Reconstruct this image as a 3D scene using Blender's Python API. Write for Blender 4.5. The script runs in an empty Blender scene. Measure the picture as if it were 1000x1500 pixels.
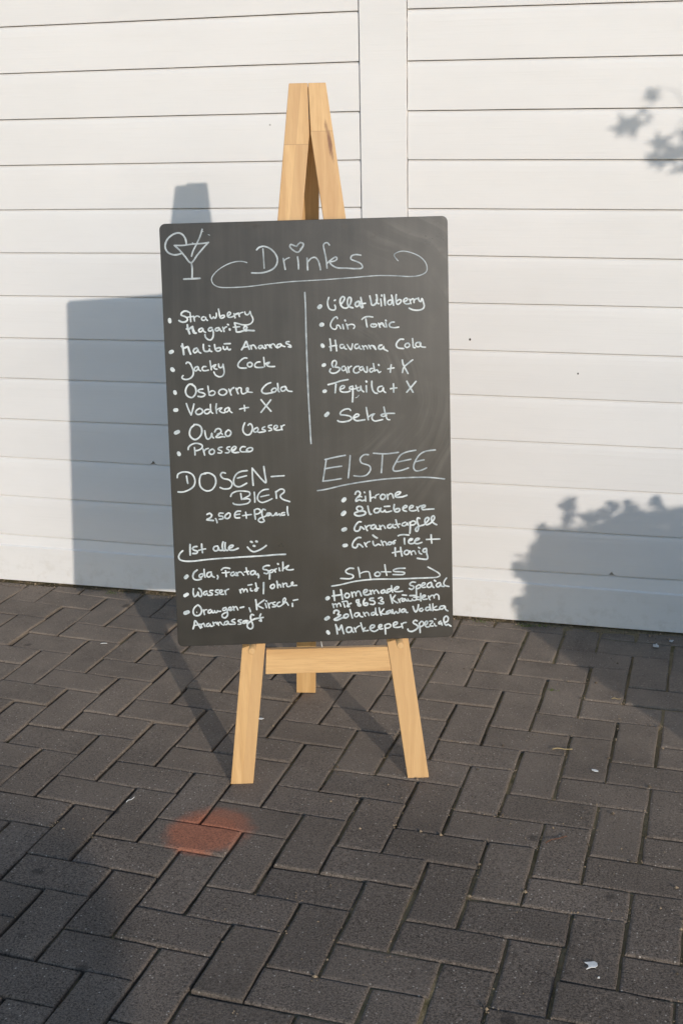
import bpy, bmesh, math, random
from mathutils import Vector, Matrix, noise
random.seed(7)
SC = bpy.context.scene
COL = SC.collection
K = 0.1                                   # builder's unit is 10 cm

# ---------------------------------------------------------------- camera, sky, sun, exposure
cd = bpy.data.cameras.new('camera'); cam = bpy.data.objects.new('camera', cd); COL.objects.link(cam)
R_ = Vector((0.967247, 0.253044, -0.020022)); D_ = Vector((0.058957, -0.300678, -0.951902)); F_ = Vector((-0.246893, 0.919544, -0.305749))
cam.matrix_world = Matrix(((R_.x, -D_.x, -F_.x, 0), (R_.y, -D_.y, -F_.y, 0), (R_.z, -D_.z, -F_.z, 1.4393172), (0, 0, 0, 1)))
cd.sensor_fit = 'VERTICAL'; cd.sensor_height = 36; cd.lens = 1843.906/1500*36; cd.clip_start = 0.05; cd.clip_end = 2000
SC.camera = cam
EL, AZ = 14.55, -36.63                    # sun height; heading of the light, clockwise from the wall's normal
w = bpy.data.worlds.new('World'); SC.world = w; w.use_nodes = True
nt = w.node_tree; nt.nodes.clear()
sky = nt.nodes.new('ShaderNodeTexSky'); sky.sky_type = 'NISHITA'; sky.sun_disc = False
sky.sun_elevation = math.radians(EL); sky.sun_rotation = math.radians(180+AZ)
sky.air_density = 1.0; sky.dust_density = 0.4; sky.ozone_density = 2.0
bg = nt.nodes.new('ShaderNodeBackground'); bg.inputs[1].default_value = 0.15
wo = nt.nodes.new('ShaderNodeOutputWorld'); nt.links.new(sky.outputs[0], bg.inputs[0]); nt.links.new(bg.outputs[0], wo.inputs[0])
ce = math.cos(math.radians(EL)); az = math.radians(AZ)
SUN = Vector((math.sin(az)*ce, math.cos(az)*ce, -math.sin(math.radians(EL))))
sd = bpy.data.lights.new('sun', 'SUN'); sd.energy = 2.0; sd.angle = math.radians(0.53); sd.color = (1.0, 0.92, 0.825)
so = bpy.data.objects.new('sun', sd); COL.objects.link(so); so.rotation_euler = SUN.to_track_quat('-Z', 'Y').to_euler(); so.location = (0, 0, 5)
SC.view_settings.view_transform = 'Standard'; SC.view_settings.look = 'None'; SC.view_settings.exposure = 0.44; SC.view_settings.gamma = 1
SC.view_settings.use_curve_mapping = False

# ---------------------------------------------------------------- helpers
def link(name, mesh, mat=None, parent=None, mw=None, **tags):
    o = bpy.data.objects.new(name, mesh); COL.objects.link(o)
    if mat is not None:
        if not mesh.materials: mesh.materials.append(mat)
    if parent is not None: o.parent = parent
    if mw is not None: o.matrix_basis = mw
    for k, v in tags.items(): o[k] = v
    return o
def empty(name, loc, **tags):
    o = bpy.data.objects.new(name, None); COL.objects.link(o); o.location = loc; o.empty_display_size = .1
    for k, v in tags.items(): o[k] = v
    return o
def mesh(name, vs, fs, smooth=False):
    m = bpy.data.meshes.new(name); m.from_pydata([tuple(v) for v in vs], [], fs); m.update()
    if smooth: m.polygons.foreach_set('use_smooth', [True]*len(m.polygons))
    return m
def prism(name, poly, z0, z1, bevel=0.0, segs=2):
    n = len(poly); bm = bmesh.new()
    a = [bm.verts.new((x, y, z0)) for x, y in poly]; b = [bm.verts.new((x, y, z1)) for x, y in poly]
    bm.faces.new(a[::-1]); bm.faces.new(b)
    for i in range(n): bm.faces.new((a[i], a[(i+1) % n], b[(i+1) % n], b[i]))
    bmesh.ops.recalc_face_normals(bm, faces=bm.faces)
    if bevel: bmesh.ops.bevel(bm, geom=bm.edges[:], offset=bevel, segments=segs, affect='EDGES', profile=.6)
    m = bpy.data.meshes.new(name); bm.to_mesh(m); bm.free(); return m
class NT:
    """small wrapper to write node trees in one line each"""
    def __init__(s, name):
        s.m = bpy.data.materials.new(name); s.m.use_nodes = True; s.t = s.m.node_tree
        s.b = s.t.nodes['Principled BSDF']
    def n(s, typ, **kw):
        nd = s.t.nodes.new('ShaderNode'+typ)
        for k, v in kw.items():
            if k.startswith('i_'):
                key = k[2:]; key = int(key) if key.isdigit() else key.replace('_', ' ')
                s.set(nd.inputs[key], v)
            else: setattr(nd, k, v)
        return nd
    def set(s, sock, v):
        if isinstance(v, bpy.types.NodeSocket): s.t.links.new(v, sock)
        else: sock.default_value = v
    def math(s, op, a, b=0.0, c=0.0, clamp=False):
        nd = s.n('Math', operation=op, use_clamp=clamp); s.set(nd.inputs[0], a); s.set(nd.inputs[1], b); s.set(nd.inputs[2], c); return nd.outputs[0]
    def noise(s, vec, scale, detail=4, rough=.55, w=None):
        nd = s.n('TexNoise'); s.set(nd.inputs['Vector'], vec); nd.inputs['Scale'].default_value = scale; nd.inputs['Detail'].default_value = detail; nd.inputs['Roughness'].default_value = rough
        return nd.outputs[0]
    def mapping(s, vec, scale=(1, 1, 1), loc=(0, 0, 0), rot=(0, 0, 0)):
        nd = s.n('Mapping'); s.set(nd.inputs[0], vec); nd.inputs['Scale'].default_value = scale; nd.inputs['Location'].default_value = loc; nd.inputs['Rotation'].default_value = rot; return nd.outputs[0]
    def ramp(s, f, lo, hi, a=0.0, b=1.0):
        nd = s.n('MapRange', clamp=True); s.set(nd.inputs[0], f); nd.inputs[1].default_value = lo; nd.inputs[2].default_value = hi; s.set(nd.inputs[3], a); s.set(nd.inputs[4], b); return nd.outputs[0]
    def smooth(s, f, lo, hi, a=0.0, b=1.0):
        nd = s.n('MapRange', clamp=True, interpolation_type='SMOOTHSTEP'); s.set(nd.inputs[0], f); nd.inputs[1].default_value = lo; nd.inputs[2].default_value = hi; nd.inputs[3].default_value = a; nd.inputs[4].default_value = b; return nd.outputs[0]
    def mix(s, f, a, b, mode='MIX'):
        nd = s.n('MixRGB', blend_type=mode); s.set(nd.inputs[0], f)
        s.set(nd.inputs[1], a if isinstance(a, bpy.types.NodeSocket) else (*a, 1)); s.set(nd.inputs[2], b if isinstance(b, bpy.types.NodeSocket) else (*b, 1)); return nd.outputs[0]
    def bump(s, h, strength, dist, normal=None):
        nd = s.n('Bump'); s.set(nd.inputs['Height'], h); nd.inputs['Strength'].default_value = strength; nd.inputs['Distance'].default_value = dist
        if normal is not None: s.set(nd.inputs['Normal'], normal)
        return nd.outputs[0]
    def out(s, color=None, rough=None, normal=None, spec=None):
        if color is not None: s.set(s.b.inputs['Base Color'], color if isinstance(color, bpy.types.NodeSocket) else (*color, 1))
        if rough is not None: s.set(s.b.inputs['Roughness'], rough)
        if normal is not None: s.set(s.b.inputs['Normal'], normal)
        if spec is not None: s.set(s.b.inputs['Specular IOR Level'], spec)
        return s.m
    def pos(s): return s.n('NewGeometry').outputs['Position']
    def objc(s): return s.n('TexCoord').outputs['Object']
    def rnd(s): return s.n('ObjectInfo').outputs['Random']
    def val(s, v):
        return s.n('CombineXYZ', i_0=v, i_1=v, i_2=v).outputs[0]

# ---------------------------------------------------------------- materials
def mat_paver():
    t = NT('concrete_paver'); P = t.pos(); rnd = t.rnd()
    fine = t.math('MULTIPLY_ADD', t.noise(P, 480, 2, .6), .5, t.math('MULTIPLY', t.noise(P, 230, 3, .65), .5)); mid = t.noise(P, 60, 4, .6); big = t.noise(P, 3.2, 4, .6)
    base = t.mix(t.ramp(fine, .38, .64), (.032, .0245, .0185), (.248, .198, .158))
    base = t.mix(t.ramp(mid, .35, .7, 0, .35), base, (.155, .128, .106))
    # light and dark grit
    vo = t.n('TexVoronoi', feature='F1', i_Scale=150.0); t.set(vo.inputs['Vector'], P)
    sel = t.n('SeparateColor'); t.set(sel.inputs[0], vo.outputs['Color'])
    near = t.ramp(vo.outputs['Distance'], .16, .30, 1, 0)
    wht = t.math('MULTIPLY', near, t.math('GREATER_THAN', sel.outputs[0], .90))
    drk = t.math('MULTIPLY', t.ramp(vo.outputs['Distance'], .2, .42, 1, 0), t.math('GREATER_THAN', sel.outputs[1], .80))
    base = t.mix(t.math('MULTIPLY', drk, .6), base, (.02, .018, .016))
    base = t.mix(t.math('MULTIPLY', wht, .75), base, (.52, .46, .39))
    # every stone its own tone, some a little browner
    base = t.mix(1.0, base, t.val(t.ramp(rnd, 0, 1, .88, 1.10)), 'MULTIPLY')
    r2 = t.n('TexWhiteNoise', noise_dimensions='1D'); t.set(r2.inputs['W'], rnd)
    base = t.mix(t.ramp(r2.outputs[0], .55, 1, 0, .22), base, (.17, .135, .105))
    base = t.mix(1.0, base, t.val(t.ramp(big, .3, .7, .80, 1.18)), 'MULTIPLY')
    # blend to a paler tone towards the wall, in patches
    sp = t.n('SeparateXYZ'); t.set(sp.inputs[0], P)
    wall_tone = t.math('MULTIPLY', t.smooth(sp.outputs[1], 1.9, 3.2), t.ramp(t.noise(P, 9, 5, .65), .30, .66, .35, 1))
    base = t.mix(t.math('MULTIPLY', wall_tone, .58), base, (.30, .24, .185))
    # oil and chewing-gum spots
    v3 = t.n('TexVoronoi', feature='F1', i_Scale=6.5); t.set(v3.inputs['Vector'], t.n('VectorMath', operation='ADD', i_0=P, i_1=t.val(t.math('MULTIPLY', t.noise(P, 55, 3), .02))).outputs[0])
    s3 = t.n('SeparateColor'); t.set(s3.inputs[0], v3.outputs['Color'])
    spot = t.math('MULTIPLY', t.smooth(v3.outputs['Distance'], .05, .12, 1, 0), t.math('GREATER_THAN', s3.outputs[0], .5))
    base = t.mix(t.math('MULTIPLY', spot, .6), base, (.025, .022, .02))
    # round overspray of orange marking paint
    def blot(cx, cy, r0, r1, rag):
        d = t.n('VectorMath', operation='DISTANCE', i_0=t.n('VectorMath', operation='MULTIPLY', i_0=P, i_1=(1, 1, 0)).outputs[0], i_1=(cx, cy, 0)).outputs['Value']
        d = t.math('ADD', d, t.math('MULTIPLY', t.math('SUBTRACT', t.noise(P, 40, 5, .7), .5), rag))
        return t.smooth(d, r0, r1, 1, 0)
    pt = t.math('MULTIPLY', blot(-.888, 2.150, .060, .098, .035), t.ramp(fine, .25, .58, .35, 1))
    pt = t.math('MAXIMUM', t.math('MULTIPLY', pt, .80), t.math('MULTIPLY', blot(-.878, 2.168, .060, .098, .05), .50))
    base = t.mix(pt, base, t.mix(t.ramp(fine, .35, .7), (.28, .085, .042), (.62, .215, .11)))
    h = t.math('ADD', t.math('MULTIPLY', fine, .6), t.math('MULTIPLY', t.noise(P, 160, 3), .8))
    nrm = t.bump(h, .75, .0022)
    return t.out(base, .88, nrm, .25)
def mat_joint():
    t = NT('joint_sand'); P = t.pos()
    n = t.noise(P, 7, 4, .6); g = t.noise(P, 380, 3, .7)
    sp = t.n('SeparateXYZ'); t.set(sp.inputs[0], P)
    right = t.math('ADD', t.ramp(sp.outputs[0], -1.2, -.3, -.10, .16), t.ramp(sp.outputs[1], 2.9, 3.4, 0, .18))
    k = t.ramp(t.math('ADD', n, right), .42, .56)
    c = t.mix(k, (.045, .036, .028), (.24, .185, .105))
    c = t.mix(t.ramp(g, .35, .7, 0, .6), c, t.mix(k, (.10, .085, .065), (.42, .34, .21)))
    moss = t.math('MULTIPLY', t.ramp(t.noise(P, 13, 4), .56, .68), .6)
    c = t.mix(moss, c, (.07, .075, .022))
    return t.out(c, .95, t.bump(t.math('ADD', g, t.math('MULTIPLY', t.noise(P, 110, 3, .6), 1.6)), 1.0, .005), .1)
def mat_white():
    t = NT('white_paint'); P = t.pos(); O = t.n('VectorMath', operation='ADD', i_0=P, i_1=t.val(t.math('MULTIPLY', t.rnd(), 9.0))).outputs[0]
    gr = t.noise(t.mapping(O, (3, 3, 130)), 1.6, 5, .62); fib = t.noise(t.mapping(O, (9, 9, 600)), 1.5, 3, .6)
    bl = t.noise(t.mapping(P, (1, 1, 2.5)), 2.4, 4, .6)
    c = t.mix(t.ramp(bl, .3, .75), (.785, .76, .735), (.74, .715, .69))
    c = t.mix(t.ramp(gr, .56, .74, 0, .18), c, (.64, .62, .57))
    # splashes of soil near the foot, fine chips
    sp = t.n('SeparateXYZ'); t.set(sp.inputs[0], P)
    foot = t.math('MULTIPLY', t.ramp(sp.outputs[2], .0, .13, 1, 0), t.ramp(t.noise(P, 24, 5, .7), .50, .66))
    c = t.mix(t.math('MULTIPLY', foot, .28), c, (.42, .36, .27))
    v = t.n('TexVoronoi', feature='F1', i_Scale=11.0); t.set(v.inputs['Vector'], P)
    s = t.n('SeparateColor'); t.set(s.inputs[0], v.outputs['Color'])
    chip = t.math('MULTIPLY', t.ramp(v.outputs['Distance'], .02, .035, 1, 0), t.math('GREATER_THAN', s.outputs[0], .93))
    c = t.mix(t.math('MULTIPLY', chip, .7), c, (.25, .22, .19))
    c = t.mix(1.0, c, t.val(t.ramp(t.rnd(), 0, 1, .975, 1.01)), 'MULTIPLY')
    h = t.math('ADD', t.math('MULTIPLY', gr, 1.0), t.math('MULTIPLY', fib, .35))
    h = t.math('ADD', h, t.math('MULTIPLY', t.noise(P, 5, 2), 2.2))
    return t.out(c, .42, t.bump(h, .22, .0022), .45)
def mat_flat(name, col, rough=.8, spec=.3, var=.25, scale=40):
    t = NT(name); P = t.objc(); n = t.noise(P, scale, 4, .6)
    a = tuple(x*(1-var) for x in col); b = tuple(min(1, x*(1+var)) for x in col)
    return t.out(t.mix(t.ramp(n, .3, .7), a, b), rough, t.bump(n, .25, .001), spec)
def mat_wood(name, strip=(0.0, 0.0), joint=None, dark=0.0, knot=None, seed=0.0):
    """pale varnished beech glued up from staves: strip = x at foot and slope of the glue line, joint = height of the finger joint"""
    t = NT(name); O = t.objc(); sp = t.n('SeparateXYZ'); t.set(sp.inputs[0], O); x, y = sp.outputs[0], sp.outputs[1]
    side = t.math('GREATER_THAN', x, t.math('MULTIPLY_ADD', y, strip[1], strip[0]))
    up = t.math('GREATER_THAN', y, joint if joint is not None else 99.0)
    idn = t.math('ADD', t.math('MULTIPLY', side, 1.7), t.math('ADD', t.math('MULTIPLY', up, 3.3), seed))
    wn = t.n('TexWhiteNoise', noise_dimensions='1D'); t.set(wn.inputs['W'], idn); tint = wn.outputs[0]
    off = t.n('CombineXYZ', i_0=t.math('MULTIPLY', tint, 3.0), i_1=t.math('MULTIPLY', tint, 7.0), i_2=seed).outputs[0]
    V = t.n('VectorMath', operation='ADD', i_0=O, i_1=off).outputs[0]
    warp = t.noise(t.mapping(V, (4, 1.2, 4)), 3.0, 2)
    V2 = t.n('VectorMath', operation='ADD', i_0=V, i_1=t.n('CombineXYZ', i_0=t.math('MULTIPLY', warp, .035), i_1=0.0, i_2=0.0).outputs[0]).outputs[0]
    ring = t.noise(t.mapping(V2, (70, 1.6, 70)), 1.0, 4, .55); fib = t.noise(t.mapping(V, (700, 22, 700)), 1.0, 3, .6)
    c = t.mix(t.ramp(ring, .3, .72), (.69, .445, .205), (.53, .305, .118))
    c = t.mix(t.ramp(fib, .45, .72, 0, .5), c, (.42, .225, .085))
    c = t.mix(t.ramp(tint, 0, 1, 0, .6), c, (.50, .30, .135))
    flame = t.ramp(t.noise(t.mapping(V2, (26, 2.6, 26)), 1.0, 4), .54, .72, 0, .5)
    c = t.mix(flame, c, (.42, .22, .085))
    if knot:
        kx, ky, sx, sy = knot
        dx = t.math('DIVIDE', t.math('SUBTRACT', x, t.math('MULTIPLY_ADD', t.math('SUBTRACT', y, ky), -.17, kx)), sx); dy = t.math('DIVIDE', t.math('SUBTRACT', y, ky), sy)
        d = t.math('SQRT', t.math('ADD', t.math('MULTIPLY', dx, dx), t.math('MULTIPLY', dy, dy)))
        d = t.math('ADD', d, t.math('MULTIPLY', t.math('SUBTRACT', t.noise(t.mapping(O, (120, 25, 120)), 1.0, 4, .65), .5), 2.2))
        c = t.mix(t.smooth(d, .3, 1.25, .88, 0), c, (.16, .055, .022))
    if joint is not None:
        jl = t.ramp(t.math('ABSOLUTE', t.math('SUBTRACT', y, joint)), .0003, .0010, .55, 0)
        c = t.mix(jl, c, (.30, .17, .07))
        gl = t.ramp(t.math('ABSOLUTE', t.math('SUBTRACT', x, t.math('MULTIPLY_ADD', y, strip[1], strip[0]))), .0002, .0006, .25, 0)
        c = t.mix(gl, c, (.36, .20, .08))
    if dark: c = t.mix(dark, c, (.30, .145, .06))
    # small scuffs
    sc = t.ramp(t.noise(t.mapping(O, (60, 14, 60), (seed, 0, 0)), 1.0, 5, .7), .66, .78, 0, .28)
    c = t.mix(sc, c, (.30, .19, .10))
    h = t.math('ADD', t.math('MULTIPLY', fib, .5), ring)
    return t.out(c, t.ramp(fib, .3, .7, .40, .52), t.bump(h, .25, .0006), .42)
def mat_board():
    t = NT('chalkboard_film'); O = t.objc(); sp = t.n('SeparateXYZ'); t.set(sp.inputs[0], O); x, y = sp.outputs[0], sp.outputs[1]
    # arcs left by the wiping cloth
    warp = t.math('MULTIPLY', t.math('SUBTRACT', t.noise(O, 4.5, 2), .5), .10)
    d = t.n('VectorMath', operation='DISTANCE', i_0=O, i_1=(.02, .10, 0)).outputs['Value']
    arc = t.n('TexNoise', noise_dimensions='1D', i_Scale=42.0, i_Detail=5.0, i_Roughness=.62); t.set(arc.inputs['W'], t.math('ADD', d, warp))
    vert = t.noise(t.mapping(O, (30, 1.6, 1)), 1.6, 4, .6)
    arcm = t.math('MULTIPLY', t.smooth(x, -.02, .16), t.smooth(y, -.25, .05))
    patch = t.smooth(t.noise(O, 5.5, 4, .6), .42, .62)
    wipe_sheen = t.math('ADD', t.math('MULTIPLY', t.ramp(arc.outputs[0], .42, .72), t.math('MULTIPLY', arcm, patch)), t.math('MULTIPLY', t.ramp(vert, .42, .75), t.smooth(y, -.42, .25, .04, .38)))  # upright streaks fade downwards: the sky's reflection put into the colour
    cloud = t.noise(O, 9, 5, .62); grain = t.noise(O, 900, 2, .6)
    c = t.mix(t.ramp(cloud, .3, .72), (.014, .0125, .011), (.023, .0205, .018))
    c = t.mix(t.math('MULTIPLY', wipe_sheen, .42), c, (.115, .105, .093))
    c = t.mix(t.ramp(grain, .4, .7, 0, .3), c, (.045, .040, .035))
    # finger marks along the top edge and down the right side
    top = t.smooth(y, .36, .44); rt = t.math('MULTIPLY', t.smooth(x, .19, .30, 0, .4), t.smooth(y, -.05, .1))
    fm = t.math('MULTIPLY', t.math('MAXIMUM', top, rt), t.smooth(t.noise(O, 26, 5, .65), .56, .70))
    c = t.mix(t.math('MULTIPLY', fm, .85), c, (.012, .007, .004))
    low = t.math('MULTIPLY', t.smooth(t.noise(O, 14, 4, .6), .62, .74), .35)
    c = t.mix(low, c, (.025, .022, .019))
    rough = t.math('ADD', t.ramp(cloud, .3, .7, .27, .35), t.math('MULTIPLY', fm, .25))
    return t.out(c, rough, t.bump(grain, .12, .0004), .42)
def mat_ink():
    t = NT('white_chalk_ink'); O = t.objc()
    a = t.noise(O, 60, 4, .6); b = t.noise(O, 420, 3, .6)
    c = t.mix(t.ramp(a, .34, .68), (.36, .41, .425), (.68, .715, .71))
    c = t.mix(t.ramp(b, .50, .75, 0, .45), c, (.30, .34, .35))
    return t.out(c, .62, None, .3)
def mat_ink_thin():
    t = NT('thin_chalk_ink'); O = t.objc()
    a = t.noise(O, 45, 4, .6); b = t.noise(O, 350, 3, .6)
    c = t.mix(t.ramp(a, .32, .68), (.22, .25, .265), (.50, .55, .57))
    c = t.mix(t.ramp(b, .50, .75, 0, .5), c, (.20, .22, .23))
    return t.out(c, .62, None, .3)
def mat_leaf():
    t = NT('leaf_green'); n = t.noise(t.pos(), 6, 3)
    return t.out(t.mix(t.ramp(n, .3, .7), (.035, .07, .018), (.075, .13, .03)), .5, None, .4)
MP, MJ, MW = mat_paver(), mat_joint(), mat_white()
M_gap = mat_flat('dark_gap', (.05, .04, .035)); M_bark = mat_flat('bark', (.12, .085, .06)); M_leaf = mat_leaf()
M_soil = mat_flat('far_ground', (.11, .10, .09), scale=2.0)
M_nail = mat_flat('nail_rust', (.05, .035, .028), .6)
M_board, M_ink, M_ink2 = mat_board(), mat_ink(), mat_ink_thin()
M_scratch = mat_flat('scratch', (.018, .015, .013), .7)
M_cord = mat_flat('white_cord', (.75, .73, .68)); M_steel = mat_flat('zinc_steel', (.45, .44, .42), .35, .6)

# ---------------------------------------------------------------- ground
def gw(x, y):
    """laying grid (x right, y towards the camera, 10 cm) to world, with the courses' slow drift"""
    X, Y = (x-3)/8, (y+5)/8
    cx, cy = max(-1.7, min(1.7, X)), max(-1.7, min(2.0, Y))
    return (-7.9115 + 7.9992*X - .3835*Y + .0152*cx*cx - .0377*cx*cy - .0407*cy*cy,
            25.7222 - .4645*X - 7.9969*Y + .0978*cx*cx + .0242*cx*cy + .0495*cy*cy)
WALL_Y = 34.19
g = mesh('ground', [(-60, -60, -.05), (60, -60, -.05), (60, 60, -.05), (-60, 60, -.05)], [(0, 1, 2, 3)])
link('ground', g, M_soil, kind='structure')
def inview(x, y, m=60):
    v = Vector((x*K, y*K, 0)) - cam.location
    z = v.dot(F_)
    if z < .2: return False
    px, py = 500+1843.9*v.dot(R_)/z, 750+1843.9*v.dot(D_)/z
    return -m < px < 1000+m and 0 < py < 1500+m
pave = empty('pavement', (0, 0, 0), kind='structure')
# joint sand: uneven sheet just under the stones
vs, fs = [], []; NX, NY = 150, 110; x0, x1, y0, y1 = -30, 14, 8, 34.6
for j in range(NY+1):
    for i in range(NX+1):
        x = x0+(x1-x0)*i/NX; y = y0+(y1-y0)*j/NY
        n = noise.noise(Vector((x*.35, y*.35, 3))) + .5*noise.noise(Vector((x*1.7, y*1.7, 9)))
        z = -.105 + .085*n + .055*max(0, min(1, (x+8)/7))
        if y > 32.9: z += .07*(y-32.9)/1.3*(.6+.8*noise.noise(Vector((x*1.1, y, 1))))
        vs.append((x*K, y*K, min(z, -.048 if y < 33.8 else -.008)*K))
for j in range(NY):
    for i in range(NX):
        a = j*(NX+1)+i; fs.append((a, a+1, a+NX+2, a+NX+1))
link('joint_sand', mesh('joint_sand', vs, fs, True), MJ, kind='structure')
def ring(poly, per, jit, rs):
    pts = []
    n = len(poly)
    for i in range(n):
        a, b = poly[i], poly[(i+1) % n]
        L = math.hypot(b[0]-a[0], b[1]-a[1]); k = max(1, round(L/per))
        for q in range(k):
            f = q/k; pts.append((a[0]+(b[0]-a[0])*f + rs.uniform(-jit, jit), a[1]+(b[1]-a[1])*f + rs.uniform(-jit, jit)))
    return pts
def stone(poly, rs, off=0, per=.4, jit=.011, cham=.036):
    """paver over a convex polygon (ccw): worn chamfered rim, flat top at 0"""
    p = ring(poly, per, jit, rs); n = len(p); cx = sum(a for a, _ in p)/n; cy = sum(b for _, b in p)/n
    def inset(d):
        r = []
        for a, b in p:
            L = math.hypot(a-cx, b-cy); 
            # shrink along both axes of the stone rather than towards the centre
            r.append((a-cham_sign(a, cx, d), b-cham_sign(b, cy, d)))
        return r
    def cham_sign(a, c, d): return d if a-c > d*2 else (-d if a-c < -d*2 else 0)
    ch = [cham*rs.uniform(.6, 1.4) for _ in p]
    v = [(a*K, b*K, -.6*K) for a, b in p] + [(a*K, b*K, (-c*.9)*K) for (a, b), c in zip(p, ch)]
    i1 = inset(cham*.45); i2 = inset(cham*1.5)
    v += [(a*K, b*K, (-c*.28)*K) for (a, b), c in zip(i1, ch)] + [(a*K, b*K, 0) for a, b in i2]
    f = []
    for l in range(3):
        for i in range(n):
            j = (i+1) % n; f.append((off+l*n+i, off+l*n+j, off+(l+1)*n+j, off+(l+1)*n+i))
    f.append(tuple(off+3*n+i for i in range(n)))
    return v, f
GX, GY = .066, .046
VAR = {}
for kind, (w_, h_) in (('h', (2-GX, 1-GY)), ('v', (1-GX, 2-GY))):
    VAR[kind] = []
    for k in range(8):
        rs = random.Random(k*3+(kind == 'v'))
        v, f = stone([(-w_/2, -h_/2), (w_/2, -h_/2), (w_/2, h_/2), (-w_/2, h_/2)], rs)
        VAR[kind].append(mesh('paver_'+kind, v, f))
LIM = WALL_Y-.16
far_v, far_f = [], []
def clip(poly, lim):
    out = []
    for i in range(len(poly)):
        a, b = poly[i], poly[(i+1) % len(poly)]
        if a[1] <= lim: out.append(a)
        if (a[1] <= lim) != (b[1] <= lim):
            f = (lim-a[1])/(b[1]-a[1]); out.append((a[0]+(b[0]-a[0])*f, lim))
    return out
npav = 0
for gi in range(-34, 48):
    for gj in range(-20, 36):
        s = (gi+gj) % 4
        if s == 0: kind, w_, h_ = 'h', 2, 1
        elif s == 2: kind, w_, h_ = 'v', 1, 2
        else: continue
        rs = random.Random(gi*1000+gj)
        q = [gw(gi+a, gj+b) for a, b in ((GX/2, h_-GY/2), (w_-GX/2, h_-GY/2), (w_-GX/2, GY/2), (GX/2, GY/2))]
        cx = sum(a for a, _ in q)/4; cy = sum(b for _, b in q)/4
        if min(b for _, b in q) > LIM-.12: continue
        dx, dy = rs.uniform(-.014, .014), rs.uniform(-.014, .014)
        ux, uy = q[1][0]-q[0][0], q[1][1]-q[0][1]; vx, vy = q[3][0]-q[0][0], q[3][1]-q[0][1]
        zz = rs.gauss(0, .012)
        tilt = (rs.gauss(0, .006), rs.gauss(0, .006))
        cut = max(b for _, b in q) > LIM
        vis = inview(cx, cy)
        if vis and not cut:
            lu, lv = math.hypot(ux, uy), math.hypot(vx, vy); w0, h0 = w_-GX, h_-GY
            a = math.atan2(uy, ux)+rs.gauss(0, .004)
            mw = Matrix.Translation(((cx+dx)*K, (cy+dy)*K, zz*K)) @ Matrix.Rotation(a, 4, 'Z') @ Matrix.Rotation(tilt[0], 4, 'X') @ Matrix.Rotation(tilt[1], 4, 'Y') @ Matrix.Diagonal((lu/w0, lv/h0, 1, 1))
            o = link('paver', rs.choice(VAR[kind]), MP, pave, mw); npav += 1
        else:
            poly = clip(q, LIM+.05*noise.noise(Vector((cx, 0, 0)))) if cut else q
            if len(poly) < 3: continue
            ccx = sum(a for a, _ in poly)/len(poly); ccy = sum(b for _, b in poly)/len(poly)
            if vis:
                v, f = stone([(a-ccx, b-ccy) for a, b in poly], rs, 0, .35, .015, .04)
                link('paver', mesh('paver_cut', v, f), MP, pave, Matrix.Translation((ccx*K, ccy*K, (zz-.01)*K))); npav += 1
            elif -42 < cx < 34 and -14 < cy:
                v, f = stone([(a-ccx, b-ccy) for a, b in poly], rs, len(far_v), 3, .01, .035)
                far_v += [(a+ccx*K, b+ccy*K, c+zz*K) for a, b, c in v]; far_f += f
link('outer_paving', mesh('outer_paving', far_v, far_f), MP, pave, kind='stuff')
print('pavers', npav)

# ---------------------------------------------------------------- wooden wall
wall = empty('wooden_wall', (-.78, WALL_Y*K, 0), label='white painted wooden wall of horizontal lap boards behind the easel', category='wall')
WL = wall.location
LINES = {'L': [((-18.81, 16.735), (-8.49, 16.778)), ((-18.95, 15.499), (-8.46, 15.534)), ((-19.1, 14.248), (-8.42, 14.283)), ((-19.24, 12.98), (-8.44, 13.038)), ((-19.39, 11.721), (-8.42, 11.791)), ((-19.53, 10.478), (-14.44, 10.506)), ((-19.67, 9.208), (-14.48, 9.242)), ((-19.82, 7.931), (-14.5, 7.973)), ((-19.96, 6.683), (-14.53, 6.715)), ((-20.11, 5.399), (-14.55, 5.425)), ((-20.25, 4.165), (-14.57, 4.162)), ((-20.4, 2.892), (-14.6, 2.889)), ((-20.54, 1.602), (-14.61, 1.573)), ((-20.58, 1.239), (-14.63, 1.231)), ((-20.73, 0.014), (-14.58, 0.040))],
         'R': [((-7.2, 16.778), (-0.26, 16.712)), ((-7.19, 15.513), (-0.19, 15.459)), ((-7.16, 14.272), (-0.11, 14.218)), ((-7.14, 13.025), (-0.04, 12.96)), ((-7.11, 11.758), (0.04, 11.716)), ((-6.04, 10.514), (0.12, 10.466)), ((-6.01, 9.237), (0.19, 9.222)), ((-5.97, 7.947), (0.27, 7.927)), ((-5.94, 6.685), (0.35, 6.669)), ((-5.89, 5.409), (0.42, 5.406)), ((-5.88, 4.125), (0.5, 4.134)), ((-5.84, 2.845), (0.58, 2.859)), ((-5.81, 1.575), (0.65, 1.615)), ((-5.8, 1.23), (0.68, 1.201)), ((-5.77, 0.010), (0.75, 0.024))]}
SPAN = {'L': (-45.0, -8.452), 'R': (-7.140, 34.0)}
def zline(side, i):
    (xa, za), (xb, zb) = LINES[side][i]; s = (zb-za)/(xb-xa)
    xm, zm = (xa+xb)/2, (za+zb)/2; half = abs(xb-xa)/2
    return lambda x: zm + s*max(-half*1.15, min(half*1.15, x-xm))
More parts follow.
